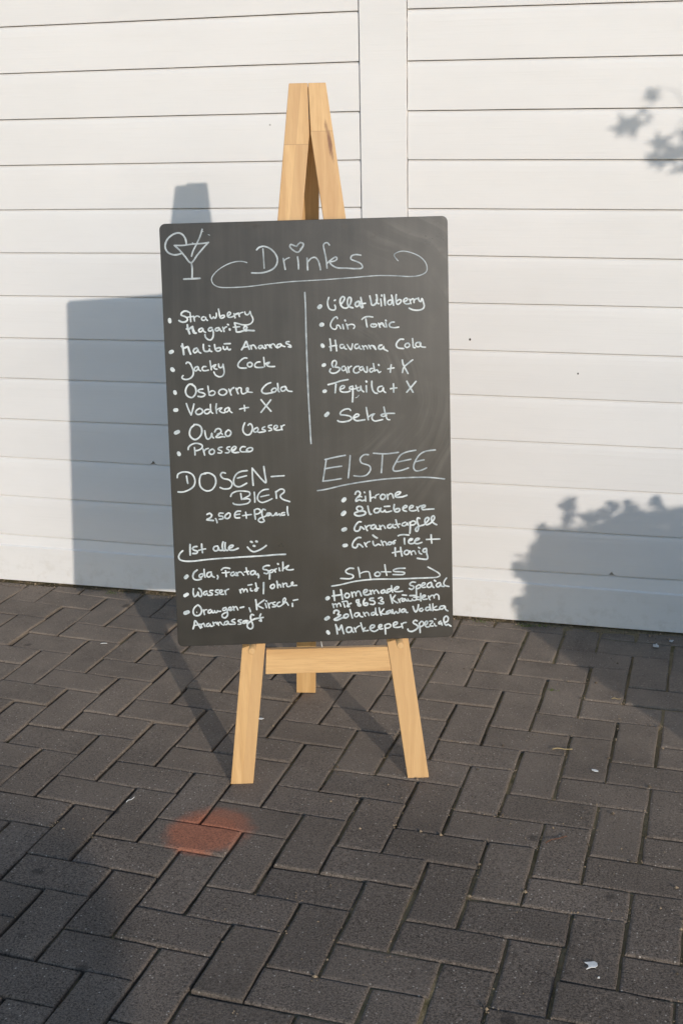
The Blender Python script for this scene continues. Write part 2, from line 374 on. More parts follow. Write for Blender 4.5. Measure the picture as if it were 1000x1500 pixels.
def sweep(name, side, prof, parent, mat, notch=None, x_lo=None, x_hi=None):
    """prof(x) -> closed list of (d, z); d = how far it stands out of the wall plane"""
    a, b = SPAN[side]; a = a if x_lo is None else x_lo; b = b if x_hi is None else x_hi
    xs = [a]
    while xs[-1] < b-.9: xs.append(xs[-1]+.8)
    xs.append(b)
    if notch:
        for q in (-.12, -.07, -.03, 0, .03, .07, .12): xs.append(notch+q)
        xs = sorted(xs)
    vs, fs = [], []; 
    for x in xs:
        pr = prof(x)
        for d, z in pr: vs.append((x*K-WL.x, (WALL_Y-d)*K-WL.y, z*K))
    m = len(pr)
    for i in range(len(xs)-1):
        for j in range(m):
            k = (j+1) % m; fs.append((i*m+j, (i+1)*m+j, (i+1)*m+k, i*m+k))
    fs.append(tuple(range(m))[::-1]); fs.append(tuple((len(xs)-1)*m+j for j in range(m)))
    me = mesh(name, vs, fs)
    bm = bmesh.new(); bm.from_mesh(me); bmesh.ops.recalc_face_normals(bm, faces=bm.faces); bm.to_mesh(me); bm.free()
    return link(name, me, mat, parent)
def board_prof(zlo, zhi, notch, rs):
    w1, w2 = rs.uniform(0, 50), rs.uniform(0, 50)
    def f(x):
        a = zlo(x)+.006*noise.noise(Vector((x*.6, w1, 0))); b = zhi(x)
        e = .006*noise.noise(Vector((x*.25, w2, 0)))
        nz = 0
        if notch is not None: nz = .11*max(0, 1-abs(x-notch)/.09)
        return [(-.22, a+.008), (-.11, a+.016+nz), (-.006+e, a+.016+nz), (.0+e, a+.026+nz), (.002+e, a+.4), (e, b-.28), (-.006+e, b-.14), (-.017+e, b-.050), (-.060+e, b-.012), (-.100+e, b+.003), (-.22, b+.004)]
    return f
NOTCH = {('L', 9): -15.06, ('R', 11): -1.31}
for side in 'LR':
    z = [zline(side, i) for i in range(15)]
    for i in range(12):
        sweep('board', side, board_prof(z[i+1], z[i], NOTCH.get((side, i)), random.Random(i+50*(side == 'R'))), wall, MW, NOTCH.get((side, i)))
    for k in range(1, 8):                                    # boards above the picture
        lo = (lambda x, k=k: z[0](x)+1.262*(k-1)); hi = (lambda x, k=k: z[0](x)+1.262*k)
        sweep('board', side, board_prof(lo, hi, None, random.Random(900+k)), wall, MW)
    def base(x, z=z):
        t, m, b = z[12](x), z[13](x), z[14](x)
        return [(-.22, b+.03), (.05, b+.03), (.062, b+.045), (.062, m-.03), (.055, m-.012), (.03, m+.004), (.014, m+.012), (-.004, (m+t)/2), (-.020, t-.045), (-.075, t-.008), (-.11, t+.004), (-.22, t+.004)]
    sweep('base_board', side, base, wall, MW)
    a, b = SPAN[side]
# post between the two fields, with its painted-over seams
def box(name, a, b, mat, parent=None, bev=0, org=None, **tags):
    bm = bmesh.new(); bmesh.ops.create_cube(bm, size=1)
    for v in bm.verts: v.co = Vector([(a[i]+b[i])/2 + v.co[i]*(b[i]-a[i]) for i in range(3)])
    if bev: bmesh.ops.bevel(bm, geom=bm.edges[:], offset=bev, segments=2, affect='EDGES')
    m = bpy.data.meshes.new(name); bm.to_mesh(m); bm.free()
    if org is not None: m.transform(Matrix.Translation(-Vector(org)))
    return link(name, m, mat, parent, **tags)
box('post', (-.8420, WALL_Y*K-.0045, .004), (-.7166, WALL_Y*K+.03, 2.56), MW, wall, .0012, WL)
box('backing_board', (-4.5, WALL_Y*K+.022, .01), (3.4, WALL_Y*K+.12, 2.55), M_gap, wall, 0, WL)
box('top_cap', (-4.53, WALL_Y*K-.03, 2.562), (3.43, WALL_Y*K+.16, 2.60), MW, wall, .003, WL)
rs = random.Random(4); vs, fs = [], []
for x, side in ((-8.435, 0), (-7.153, 1)):                   # ragged ribbons of old paint bridging the seams
    zc = 1.0
    while zc < 25:
        L = rs.uniform(.25, 1.6)
        if rs.random() < .55:
            n0 = len(vs); k = 5
            for q in range(k):
                zz = zc+L*q/(k-1); wd = .020*rs.uniform(.3, 1.0)
                xa, xb = (x-.018, x-.018+wd) if rs.random() < .5 else (x+.014-wd, x+.014)
                for xx, yy in ((xa, .03), (xb, .03), (xb, .09), (xa, .09)): vs.append((xx*K-WL.x, (WALL_Y+yy)*K-WL.y, zz*K))
            for q in range(k-1):
                for e in range(4):
                    fs.append((n0+q*4+e, n0+q*4+(e+1) % 4, n0+q*4+4+(e+1) % 4, n0+q*4+4+e))
        zc += L*rs.uniform(1.0, 1.5)
link('seam_paint', mesh('seam_paint', vs, fs), MW, wall)
for x, z, r in ((-5.42, 8.25, .028), (-2.46, 7.39, .022)):
    bm = bmesh.new(); bmesh.ops.create_uvsphere(bm, u_segments=10, v_segments=6, radius=r*K)
    for v in bm.verts: v.co.y *= .45; v.co.z *= 1.25
    m = bpy.data.meshes.new('nail_head'); bm.to_mesh(m); bm.free()
    link('nail_head', m, M_nail, wall, Matrix.Translation((x*K-WL.x, -.0004, z*K)))

# ---------------------------------------------------------------- easel
U = Vector((.95861, .284723, 0)); V = Vector((-.046553, .156736, .986543)); N = Vector((-.280892, .945710, -.163504))
FL = Vector((-9.012, 23.487, 0)); 
FLo = Vector((-.9008, 2.3489, 0))
# handwriting on the board: (name, description, strokes); a stroke is its width and its x y points in 0.1 mm from the board centre
INK = [
('cocktail_glass_drawing','white marker drawing of a cocktail glass with a fruit slice','42 -2421 4007 -2439 4124 -2503 4214 -2592 4242 -2705 4205 -2809 4116 -2858 4001 -2843 3902 -2778 3834 -2679 3802 -2577 3813 -2516 3838;36 -2670 3993 -2496 3989 -2293 4011 -2091 4020 -1966 4037;39 -2664 3987 -2567 3895 -2471 3777 -2343 3635 -2201 3797 -2060 3949 -1972 4037;42 -2336 3635 -2324 3508 -2335 3325;42 -2505 3306 -2336 3309 -2174 3315;36 -2086 4303 -2135 4166 -2209 4019 -2292 3872 -2327 3767;17 -2299 4038 -2266 4017;17 -2107 4277 -2068 4257;14 -1969 4195 -1936 4181'),
('heading_swirl','thin white marker swirl curling round the drinks heading','25 -1196 3611 -1297 3637 -1432 3633 -1585 3590 -1740 3511 -1862 3414 -1931 3316 -1927 3232 -1872 3164 -1756 3121 -1519 3112 -1180 3124 -772 3164 -330 3200 180 3218 452 3228 724 3242 996 3255 1268 3272 1541 3282 1881 3268 2153 3248 2358 3263 2495 3326 2524 3426 2481 3544 2364 3657 2195 3734 2043 3767 1924 3750 1848 3702 1871 3635 1927 3574'),
('heading_word','the heading Drinks in white marker with a heart for its dot','39 -985 3865 -932 3913 -830 3931 -714 3885 -609 3783 -566 3666 -590 3550 -677 3462 -831 3406 -984 3393 -1102 3399;31 -856 3878 -849 3689 -842 3489;36 -444 3676 -427 3563 -410 3456;31 -432 3629 -383 3668 -321 3690;34 -149 3702 -136 3572 -136 3456;36 -162 3915 -223 3936 -279 3958 -301 3918 -259 3858 -149 3795 -66 3860 -16 3951 -52 3985 -110 3974 -162 3915;36 -84 3860 -42 3902 -27 3952 -53 3985 -87 3993;39 46 3671 49 3551 52 3435;36 50 3585 130 3666 215 3681 274 3613 305 3512 317 3429;36 513 3926 477 3973 426 3968 391 3925 408 3809 438 3642 453 3459;36 449 3549 536 3623 639 3684 661 3637 603 3598 517 3580 550 3523 667 3460 853 3449 1023 3435 1159 3438 1187 3474 1144 3542 1027 3595 953 3630 968 3696 1063 3720 1158 3705'),
('divider_line','straight upright white marker line between the two drink lists','34 -21 2973 -20 2893 -16 2748 -15 2522 -19 2167 -18 1842 -16 1353 -8 779 4 334 16 -114 22 -172'),
('menu_line','first handwritten drink line of the left list, in two rows','42 -2433 2631 -2476 2653 -2533 2650 -2583 2616 -2593 2578 -2553 2556 -2497 2533 -2466 2497 -2476 2457 -2526 2431 -2591 2433 -2641 2463;34 -2407 2621 -2403 2560 -2399 2434;31 -2465 2526 -2399 2536 -2334 2542;36 -2335 2529 -2328 2494 -2320 2445;34 -2324 2510 -2294 2538 -2253 2548 -2216 2526;36 -2123 2529 -2156 2522 -2174 2490 -2159 2460 -2118 2456 -2088 2488 -2091 2528 -2082 2479 -2053 2451;36 -2000 2566 -1989 2517 -1963 2485 -1920 2524 -1905 2491 -1881 2499 -1863 2546 -1866 2595;36 -1817 2677 -1806 2609 -1798 2545 -1783 2496 -1743 2492 -1701 2518 -1700 2546 -1741 2547 -1782 2528;36 -1635 2533 -1586 2556 -1568 2591 -1600 2612 -1633 2581 -1635 2533 -1612 2505 -1555 2507 -1505 2530;34 -1499 2578 -1489 2537 -1479 2492;34 -1489 2537 -1463 2561 -1422 2571;34 -1496 2570 -1490 2529 -1483 2492;34 -1489 2537 -1456 2572 -1423 2581;34 -1406 2587 -1399 2551 -1388 2515;34 -1400 2543 -1366 2586 -1316 2601;36 -1275 2604 -1265 2564 -1229 2544 -1187 2570 -1166 2613;34 -1166 2613 -1147 2545 -1117 2480 -1114 2423 -1154 2368 -1228 2340 -1326 2343 -1406 2366 -1487 2389;48 -2472 2368 -2464 2287 -2435 2190;45 -2491 2288 -2443 2279 -2384 2326 -2367 2277 -2348 2204 -2300 2199;45 -2367 2333 -2354 2269 -2324 2200;39 -2174 2296 -2215 2284 -2240 2258 -2234 2225 -2193 2224 -2159 2256 -2158 2293 -2147 2239 -2104 2206;39 -1970 2299 -2011 2300 -2041 2269 -2033 2236 -1989 2235 -1955 2267 -1945 2226 -1943 2161 -1962 2089 -2005 2049 -2061 2059 -2108 2109 -2117 2162;39 -1824 2296 -1873 2289 -1898 2265 -1883 2232 -1837 2243 -1808 2279 -1798 2246 -1773 2222;39 -1742 2302 -1728 2253 -1718 2217;34 -1722 2266 -1693 2300 -1660 2312;39 -1640 2360 -1624 2350;50 -1602 2262 -1599 2249;42 -1495 2384 -1477 2311 -1468 2238 -1461 2201 -1396 2199 -1330 2218 -1297 2226 -1260 2249 -1243 2289 -1270 2314 -1303 2294 -1304 2250 -1273 2217 -1232 2227 -1183 2223 -1094 2217;34 -1523 2299 -1466 2301 -1392 2306'),
('menu_line','second handwritten drink line of the left list','50 -2594 1980 -2585 1902 -2574 1764;48 -2612 1935 -2565 1894 -2483 1919 -2461 1850 -2432 1769;39 -2297 1887 -2346 1872 -2372 1832 -2350 1791 -2300 1814 -2273 1870 -2267 1813 -2219 1783;39 -2158 1959 -2161 1891 -2144 1826 -2096 1812 -2046 1824 -2036 1872 -2027 1823 -1990 1809;42 -2042 1929 -2029 1920;39 -1927 1950 -1921 1885 -1907 1836 -1867 1811 -1809 1834 -1803 1874 -1848 1883 -1906 1861;39 -1749 1905 -1743 1864 -1719 1840 -1677 1863 -1668 1903 -1661 1862 -1629 1832 -1601 1845;36 -1722 1961 -1665 1963 -1600 1963;42 -1369 1831 -1326 1894 -1269 2002 -1242 1933 -1210 1838;36 -1326 1878 -1269 1888 -1228 1892;36 -1186 1915 -1171 1874 -1161 1837;36 -1170 1890 -1137 1922 -1096 1905 -1066 1847;36 -957 1909 -998 1902 -1016 1870 -992 1842 -951 1860 -933 1909 -918 1860 -883 1842;36 -880 1915 -868 1883 -856 1850;34 -868 1891 -834 1922 -802 1905 -779 1859;34 -777 1921 -762 1872 -747 1852;34 -767 1891 -728 1933 -687 1922 -656 1869 -616 1849;36 -556 1932 -613 1920 -631 1885 -599 1860 -557 1883 -543 1928 -524 1890 -468 1872;36 -378 1972 -432 1969 -441 1937 -401 1919 -352 1894 -337 1858 -394 1866'),
('menu_line','third handwritten drink line of the left list with looping first letter','39 -2533 1573 -2513 1600 -2456 1582 -2419 1508 -2390 1410 -2402 1328 -2462 1265 -2544 1242 -2617 1261 -2632 1294 -2606 1326;36 -2296 1505 -2346 1490 -2369 1450 -2349 1417 -2307 1432 -2280 1496 -2274 1439 -2235 1414;36 -2125 1500 -2174 1502 -2205 1462 -2185 1420 -2128 1416 -2075 1426;36 -2035 1615 -2025 1530 -2013 1432;36 -2014 1481 -1960 1521 -1911 1540 -1945 1496 -1962 1472 -1931 1446 -1895 1442;36 -1858 1546 -1855 1493 -1823 1468 -1782 1491 -1767 1540;36 -1767 1540 -1754 1442 -1751 1360 -1789 1296 -1863 1282 -1935 1324 -1963 1382;39 -1266 1654 -1318 1659 -1385 1620 -1444 1556 -1458 1499 -1423 1458 -1350 1448 -1289 1449;39 -1198 1566 -1248 1551 -1261 1511 -1234 1474 -1185 1476 -1159 1516 -1174 1554 -1207 1561;36 -997 1569 -1059 1562 -1107 1515 -1095 1465 -1030 1452 -935 1456;36 -917 1661 -911 1583 -902 1469;36 -905 1518 -847 1545 -797 1556 -823 1524 -864 1513 -833 1475 -768 1465 -694 1466'),
('menu_line','fourth handwritten drink line of the left list','42 -2418 1138 -2483 1143 -2543 1084 -2571 1003 -2550 921 -2495 875 -2429 869 -2369 932 -2350 1006 -2371 1088 -2426 1130;39 -2209 1035 -2275 1028 -2309 1001 -2277 971 -2204 953 -2165 919 -2199 884 -2265 876 -2314 887;39 -2100 1094 -2092 1015 -2080 917;36 -2081 958 -2014 997 -1958 971 -1968 922 -2026 895 -2080 908;39 -1800 1024 -1858 1001 -1881 952 -1853 911 -1788 896 -1721 932 -1711 981 -1759 1019 -1808 1021;36 -1665 1020 -1646 962 -1624 896;34 -1646 962 -1611 1019 -1556 1042;36 -1654 1004 -1639 946 -1621 896;34 -1639 962 -1603 1027 -1562 1050;36 -1513 1033 -1499 975 -1476 920;34 -1498 991 -1455 1044 -1406 1030 -1409 964 -1386 914 -1320 929 -1269 977 -1259 1026 -1291 1035 -1301 986 -1270 952 -1180 939;39 -787 1131 -862 1105 -938 1042 -981 978 -966 928 -901 905 -802 915 -720 930;36 -684 1011 -733 1012 -776 972 -760 939 -703 937 -672 977 -684 1011;36 -645 1111 -638 1026 -633 952 -613 935;36 -486 1046 -552 1032 -582 1000 -563 950 -505 957 -462 1013 -494 1047 -463 988 -423 946 -349 936'),
('menu_line','handwritten line reading Vodka + X in the left list','39 -2563 741 -2530 633 -2474 500;36 -2474 500 -2441 598 -2406 728;39 -2291 635 -2350 604 -2377 555 -2346 510 -2280 514 -2229 559 -2243 609 -2291 635;39 -2095 605 -2153 607 -2196 567 -2173 521 -2115 523 -2064 579;36 -2062 711 -2062 620 -2049 546 -2020 524;36 -1935 719 -1950 634 -1938 522;36 -1945 584 -1881 624 -1823 634 -1866 591 -1875 566 -1827 532 -1770 530;36 -1691 635 -1750 612 -1768 571 -1736 538 -1685 577 -1667 635 -1661 560 -1618 526;36 -1357 671 -1352 618 -1350 555;36 -1455 596 -1356 615 -1270 624;39 -1001 781 -910 663 -802 534;39 -799 771 -893 655 -1010 518'),
('menu_line','handwritten line reading Ouzo Wasser','42 -2421 284 -2489 228 -2523 138 -2513 55 -2450 -9 -2384 -14 -2308 41 -2266 131 -2275 231 -2339 290 -2421 297;39 -2204 163 -2192 63 -2154 -17 -2086 19 -2058 109 -2053 34 -2024 5;39 -1996 132 -1956 189 -1890 195 -1859 145 -1894 88 -1962 40 -1971 16 -1905 14 -1838 28 -1789 19;34 -1944 81 -1877 104 -1836 78;39 -1709 166 -1760 126 -1774 76 -1739 31 -1681 49 -1654 106 -1677 148 -1714 162;39 -1359 305 -1395 223 -1403 141 -1367 73 -1302 47 -1243 78 -1204 168 -1212 251 -1252 285 -1290 253;36 -1099 198 -1157 175 -1179 126 -1143 100 -1093 132 -1078 181 -1094 107 -1044 94;36 -941 211 -992 187 -993 154 -952 145 -928 119 -978 104 -1044 98;36 -800 240 -858 233 -867 200 -819 174 -795 140 -862 122;36 -745 147 -686 187 -677 220 -718 234 -752 197 -737 147 -672 129 -605 143;36 -603 218 -592 176 -580 138;34 -592 185 -569 222 -531 236'),
('menu_line','handwritten line reading Prosseco, last of the left list','39 -2566 -225 -2556 -175 -2488 -119 -2404 -97 -2322 -112 -2266 -150 -2285 -208 -2361 -247 -2427 -254;36 -2433 -187 -2428 -262 -2428 -342;36 -2253 -225 -2239 -292 -2225 -351;34 -2238 -276 -2195 -227 -2142 -212;39 -2055 -231 -2114 -254 -2129 -304 -2092 -341 -2034 -323 -2015 -265 -2055 -231;36 -1855 -195 -1913 -202 -1939 -234 -1899 -260 -1859 -286 -1885 -319 -1943 -312;36 -1690 -191 -1740 -198 -1758 -231 -1717 -257 -1702 -291 -1736 -318 -1786 -316;39 -1644 -292 -1585 -252 -1558 -203 -1599 -185 -1650 -226 -1660 -275 -1604 -318 -1529 -312;36 -1661 -275 -1594 -244 -1559 -200 -1608 -185 -1651 -234 -1645 -300 -1580 -319 -1505 -313;36 -1369 -200 -1435 -198 -1478 -247 -1463 -297 -1406 -307 -1364 -305 -1290 -307 -1231 -287 -1213 -238 -1270 -220 -1321 -243 -1347 -276 -1306 -293'),
('bullet','white marker bullet dot','59 -2835 2487 -2831 2445;59 -2846 1815 -2813 1830;59 -2829 1467 -2810 1443;59 -2794 993 -2786 965;59 -2805 611 -2775 613;62 -2813 133 -2759 158;62 -2772 -294 -2760 -322;67 268 2664 293 2684;67 302 2302 321 2308;59 309 1883 324 1858;62 323 1463 345 1474;59 324 920 346 926;62 348 416 390 456;64 666 -1404 696 -1375;67 648 -1697 684 -1662;67 650 -2036 694 -2019;59 661 -2376 705 -2371;59 -2739 -2966 -2709 -2938;62 -2771 -3360 -2719 -3332;67 -2780 -3742 -2721 -3721;67 268 -3520 290 -3506;62 234 -3966 279 -3941;59 260 -4253 280 -4284'),
('menu_line','first handwritten drink line of the right list','39 473 2859 447 2780 450 2695 482 2625 536 2600 591 2604 608 2645 594 2699;42 590 2795 606 2804;42 719 2712 783 2787 800 2848 762 2872 714 2827 704 2750 733 2673 795 2633 858 2646 923 2737 933 2830 894 2854 862 2800 859 2708 905 2653 967 2636;45 1095 2764 1040 2750 1016 2704 1046 2657 1101 2694 1111 2764 1117 2686 1155 2631;39 1136 2843 1150 2763 1178 2639;36 1094 2710 1172 2716 1232 2722;39 1324 2869 1345 2773 1362 2683 1422 2687 1470 2755 1475 2832 1457 2891;36 1455 2786 1477 2716 1508 2708;39 1549 2802 1556 2737 1559 2660;48 1570 2879 1572 2866;39 1626 2886 1635 2797 1640 2673;39 1470 2884 1471 2801 1459 2732 1403 2687;39 1623 2890 1625 2813 1635 2681;39 1765 2778 1710 2764 1693 2718 1724 2679 1771 2701 1783 2762;42 1775 2874 1796 2793 1813 2669;39 1873 2883 1867 2807 1873 2714 1904 2682 1959 2720 1976 2765 1929 2782 1882 2745;36 2022 2741 2077 2748 2109 2785 2078 2809 2031 2779 2030 2726 2076 2686 2139 2692;36 2148 2784 2163 2738 2173 2691;36 2164 2753 2203 2786 2235 2782 2241 2713;36 2242 2751 2282 2789 2321 2788;39 2332 2803 2344 2756 2382 2725 2407 2793 2437 2708 2452 2638 2419 2577 2325 2552 2215 2564 2137 2599'),
('menu_line','handwritten line reading Gin Tonic','36 641 2420 626 2459 571 2437 514 2362 492 2285 526 2222 588 2202 621 2235 622 2282 669 2280 706 2217;36 747 2294 757 2247 763 2208;45 797 2385 804 2373;34 826 2307 841 2261 855 2206;34 838 2276 912 2297 974 2288 997 2249 972 2208;36 1149 2392 1197 2430 1276 2448 1377 2436;36 1231 2398 1241 2312 1255 2235;36 1398 2293 1351 2294 1331 2256 1373 2229 1436 2238 1452 2276 1405 2296 1389 2275;34 1499 2290 1514 2251 1525 2220;34 1510 2259 1554 2292 1585 2265 1624 2225;34 1489 2306 1507 2259 1522 2220;34 1507 2283 1560 2312 1591 2288 1605 2241;34 1643 2310 1653 2271 1660 2224;42 1644 2361 1650 2352;36 1819 2321 1756 2315 1716 2270 1738 2223 1817 2205 1911 2215'),
('menu_line','third handwritten drink line of the right list','39 474 2006 486 1897 488 1765;39 583 1975 596 1879 608 1757;34 462 1843 540 1862 611 1871;36 745 1883 698 1884 678 1846 704 1806 751 1820 768 1859 774 1804 813 1788;34 831 1881 861 1825 907 1770 932 1839 941 1893;36 1051 1883 1004 1876 987 1830 1010 1790 1065 1812 1082 1859 1088 1796 1127 1780;34 1145 1849 1167 1810 1179 1770;34 1167 1818 1207 1848 1238 1823 1253 1784;34 1278 1854 1301 1814 1316 1783;34 1301 1830 1349 1852 1380 1820 1418 1764;36 1545 1847 1498 1832 1481 1794 1512 1762 1568 1784 1584 1830 1591 1768 1637 1743;34 1354 1844 1393 1835 1427 1764;36 1558 1854 1503 1848 1482 1809 1509 1770 1573 1784 1589 1830 1596 1775 1674 1724;39 2008 1959 1938 1961 1874 1901 1854 1839 1895 1783 2005 1768;36 2109 1879 2054 1865 2037 1819 2076 1786 2132 1816 2125 1863 2093 1879;36 2197 1970 2204 1884 2210 1791 2249 1782;36 2353 1888 2282 1882 2258 1836 2297 1796 2352 1811 2369 1872 2345 1881 2376 1802 2462 1784'),
('menu_line','fourth handwritten drink line of the right list','39 526 1423 502 1470 516 1532 564 1559 598 1523 585 1460 560 1422 623 1413 670 1388 637 1334 557 1294 486 1299 448 1339 473 1385;36 765 1432 718 1426 701 1379 731 1339 779 1362 788 1416 802 1345 817 1298;34 836 1423 845 1368 857 1305;34 846 1375 875 1414 907 1429;36 1064 1424 1001 1418 952 1365 959 1302 1014 1285 1069 1307;36 1143 1415 1087 1400 1078 1354 1117 1337 1158 1391 1165 1344 1195 1304 1235 1303 1234 1412;36 1346 1370 1299 1364 1290 1317 1321 1293 1361 1323;36 1367 1471 1379 1401 1392 1314;34 1392 1314 1440 1344 1463 1312 1486 1280 1518 1303;48 1477 1445 1483 1435;36 1741 1438 1728 1360 1719 1282;36 1670 1354 1736 1363 1799 1371;39 1976 1529 1990 1447 2035 1352 2089 1249;36 2193 1528 2100 1460 2004 1377 1974 1268'),
('menu_line','handwritten line reading Tequila + X','39 412 1058 552 1090 679 1129 829 1152;39 575 1061 565 983 554 886;36 667 957 738 979 755 1017 708 1030 659 981 666 918 728 892 815 895 871 915;36 928 1013 865 999 856 960 903 951;42 928 989 924 848 913 688;34 903 951 990 959 1054 986;36 992 1027 1006 971 1029 916 1076 922 1094 1008;36 1094 1008 1108 929 1154 889;48 1211 1107 1217 1098;36 1209 1013 1211 950 1213 887;39 1328 1104 1326 1010 1344 915 1391 859 1438 850;36 1544 997 1472 983 1447 928 1478 880 1542 902 1567 972 1573 894 1612 861;36 1780 1037 1783 951 1782 864;36 1715 937 1783 948 1847 952;39 2062 1085 2123 965 2188 854;39 2255 1077 2155 965 2058 857;14 978 768 1018 782 1050 821'),
('menu_line','handwritten line reading Sekt','39 869 503 838 538 743 530 662 477 653 422 740 411 850 385 888 336 832 290 721 269 626 275 595 297;39 928 343 1024 380 1041 411 994 428 937 382 928 327 990 286 1085 291 1165 302;39 1199 557 1216 446 1236 300;36 1232 350 1310 404 1373 423 1325 380 1316 317 1370 268 1466 281 1537 295;36 1570 555 1584 483 1606 388 1636 300 1687 287;36 1789 418 1670 421 1559 413 1503 391 1550 358 1622 387'),
('menu_heading','white marker heading reading DOSENBIER split over two lines','39 -2822 -814 -2803 -741 -2706 -699 -2580 -709 -2488 -776 -2452 -889 -2482 -1000 -2580 -1077 -2709 -1121 -2820 -1118;39 -2625 -788 -2618 -861 -2606 -939;39 -2218 -745 -2313 -765 -2356 -875 -2340 -1020 -2232 -1110 -2105 -1091 -2020 -965 -2031 -821 -2138 -738 -2249 -735;39 -1806 -747 -1869 -730 -1909 -786 -1858 -858 -1732 -893 -1672 -975 -1723 -1070 -1850 -1082 -1929 -1048;39 -1345 -706 -1488 -724 -1585 -786 -1637 -896 -1619 -1009 -1516 -1044 -1364 -974;36 -1556 -860 -1460 -837 -1364 -814;39 -1238 -658 -1238 -843 -1229 -1020;39 -1238 -658 -1141 -782 -1034 -913 -957 -973 -976 -787 -993 -627;36 -842 -848 -714 -842 -571 -837;36 -1714 -1247 -1680 -1183 -1567 -1138 -1408 -1143 -1314 -1168 -1309 -1226 -1365 -1263 -1462 -1312 -1350 -1305 -1304 -1339 -1354 -1402 -1514 -1429 -1641 -1416 -1665 -1393;36 -1499 -1189 -1492 -1259 -1484 -1318;36 -1212 -1171 -1206 -1277 -1207 -1384;36 -914 -1116 -1026 -1132 -1124 -1215 -1144 -1327 -1067 -1394 -955 -1372 -841 -1320;34 -1079 -1271 -982 -1252 -902 -1238;39 -757 -1171 -750 -1242 -746 -1313;39 -757 -1184 -660 -1123 -587 -1135 -582 -1189 -664 -1261 -619 -1336 -468 -1395'),
('menu_line','white marker line reading 2,50 euro + Pfand','42 -2228 -1618 -2173 -1594 -2127 -1637 -2161 -1691 -2242 -1730 -2179 -1742 -2099 -1751;39 -2050 -1713 -2029 -1753 -2022 -1801;39 -1887 -1602 -1966 -1600 -1975 -1658 -1905 -1666 -1891 -1718 -1971 -1729;39 -1775 -1599 -1840 -1645 -1849 -1700 -1796 -1721 -1746 -1680 -1737 -1616 -1775 -1599;39 -1519 -1568 -1599 -1572 -1643 -1635 -1626 -1707 -1540 -1709;34 -1624 -1642 -1537 -1632;36 -1408 -1594 -1401 -1658 -1397 -1723;36 -1475 -1666 -1395 -1655 -1292 -1645;42 -1222 -1551 -1219 -1648 -1207 -1745;39 -1222 -1551 -1151 -1527 -1089 -1571 -1123 -1625 -1197 -1642;39 -993 -1557 -1040 -1540 -1068 -1620 -1047 -1733 -1023 -1799 -1097 -1819 -1150 -1772 -1094 -1722 -1014 -1702 -916 -1640;36 -899 -1625 -954 -1630 -965 -1681 -901 -1673 -877 -1632 -860 -1684 -805 -1676 -772 -1622 -764 -1677;36 -756 -1629 -732 -1678 -693 -1647 -678 -1689;36 -580 -1628 -644 -1632 -646 -1681 -582 -1673;39 -522 -1500 -525 -1603 -509 -1685'),
('menu_heading','white marker heading reading Ist alle beside a smiling face','48 -2614 -2256 -2619 -2363 -2619 -2478;42 -2471 -2301 -2529 -2306 -2567 -2342 -2533 -2380 -2461 -2404 -2485 -2448 -2565 -2450;42 -2368 -2252 -2367 -2341 -2356 -2437;36 -2438 -2386 -2372 -2370 -2289 -2358;42 -2029 -2307 -2094 -2312 -2125 -2363 -2091 -2408 -2032 -2395 -2015 -2329 -1996 -2396 -1938 -2398;45 -1912 -2221 -1934 -2309 -1916 -2399 -1887 -2407;45 -1866 -2238 -1876 -2311 -1865 -2393 -1822 -2404;42 -1791 -2361 -1725 -2338 -1697 -2302 -1752 -2300 -1798 -2350 -1778 -2395 -1698 -2402 -1595 -2367;56 -1320 -2232 -1300 -2243;56 -1209 -2228 -1192 -2237;56 -1268 -2322 -1244 -2327;42 -1398 -2348 -1349 -2408 -1278 -2451 -1190 -2435 -1086 -2387 -997 -2323'),
('underline','white marker underline with a hook at its left below Ist alle','39 -2775 -2384 -2833 -2437 -2868 -2510 -2846 -2570 -2782 -2602 -2681 -2615 -2535 -2614 -2316 -2594 -2025 -2576 -1733 -2567 -1587 -2560 -1296 -2551 -1004 -2542 -785 -2529 -596 -2528'),
('menu_line','handwritten soft drink line, first below Ist alle','42 -2488 -2811 -2553 -2861 -2585 -2942 -2559 -3009 -2480 -3027 -2406 -3007;39 -2394 -2895 -2439 -2916 -2448 -2961 -2404 -2969 -2367 -2933 -2372 -2896;39 -2339 -2801 -2336 -2890 -2324 -2972;39 -2189 -2865 -2262 -2877 -2287 -2936 -2244 -2974 -2199 -2939 -2182 -2880 -2178 -2947 -2128 -2978;39 -2061 -2943 -2048 -2980 -2064 -3017;39 -1969 -2824 -1924 -2787 -1865 -2782 -1793 -2800;39 -1882 -2844 -1877 -2904 -1873 -2971;34 -1957 -2887 -1877 -2889 -1803 -2879;39 -1709 -2879 -1760 -2893 -1776 -2937 -1741 -2960 -1696 -2924 -1687 -2895 -1682 -2947 -1624 -2956;36 -1658 -2888 -1638 -2926 -1631 -2956;36 -1637 -2919 -1599 -2883 -1556 -2884 -1528 -2915 -1500 -2953;39 -1443 -2798 -1431 -2866 -1405 -2941;34 -1483 -2886 -1431 -2876 -1388 -2874;39 -1278 -2863 -1337 -2876 -1353 -2928 -1310 -2951 -1265 -2915 -1249 -2871 -1244 -2938 -1201 -2955;39 -1200 -2932 -1179 -2970 -1188 -3015;39 -946 -2762 -1012 -2760 -1079 -2795 -1073 -2840 -1000 -2857 -972 -2895 -1003 -2938 -1061 -2922;42 -950 -2873 -945 -2962 -951 -3052;36 -946 -2888 -898 -2852 -862 -2868 -885 -2905 -929 -2918;36 -839 -2847 -829 -2884 -820 -2907;34 -828 -2862 -810 -2840 -795 -2833;48 -765 -2727 -757 -2736;39 -739 -2820 -735 -2872 -724 -2880;39 -656 -2696 -655 -2778 -665 -2882;36 -657 -2845 -590 -2802 -530 -2767 -576 -2825 -591 -2847 -534 -2871 -438 -2862'),
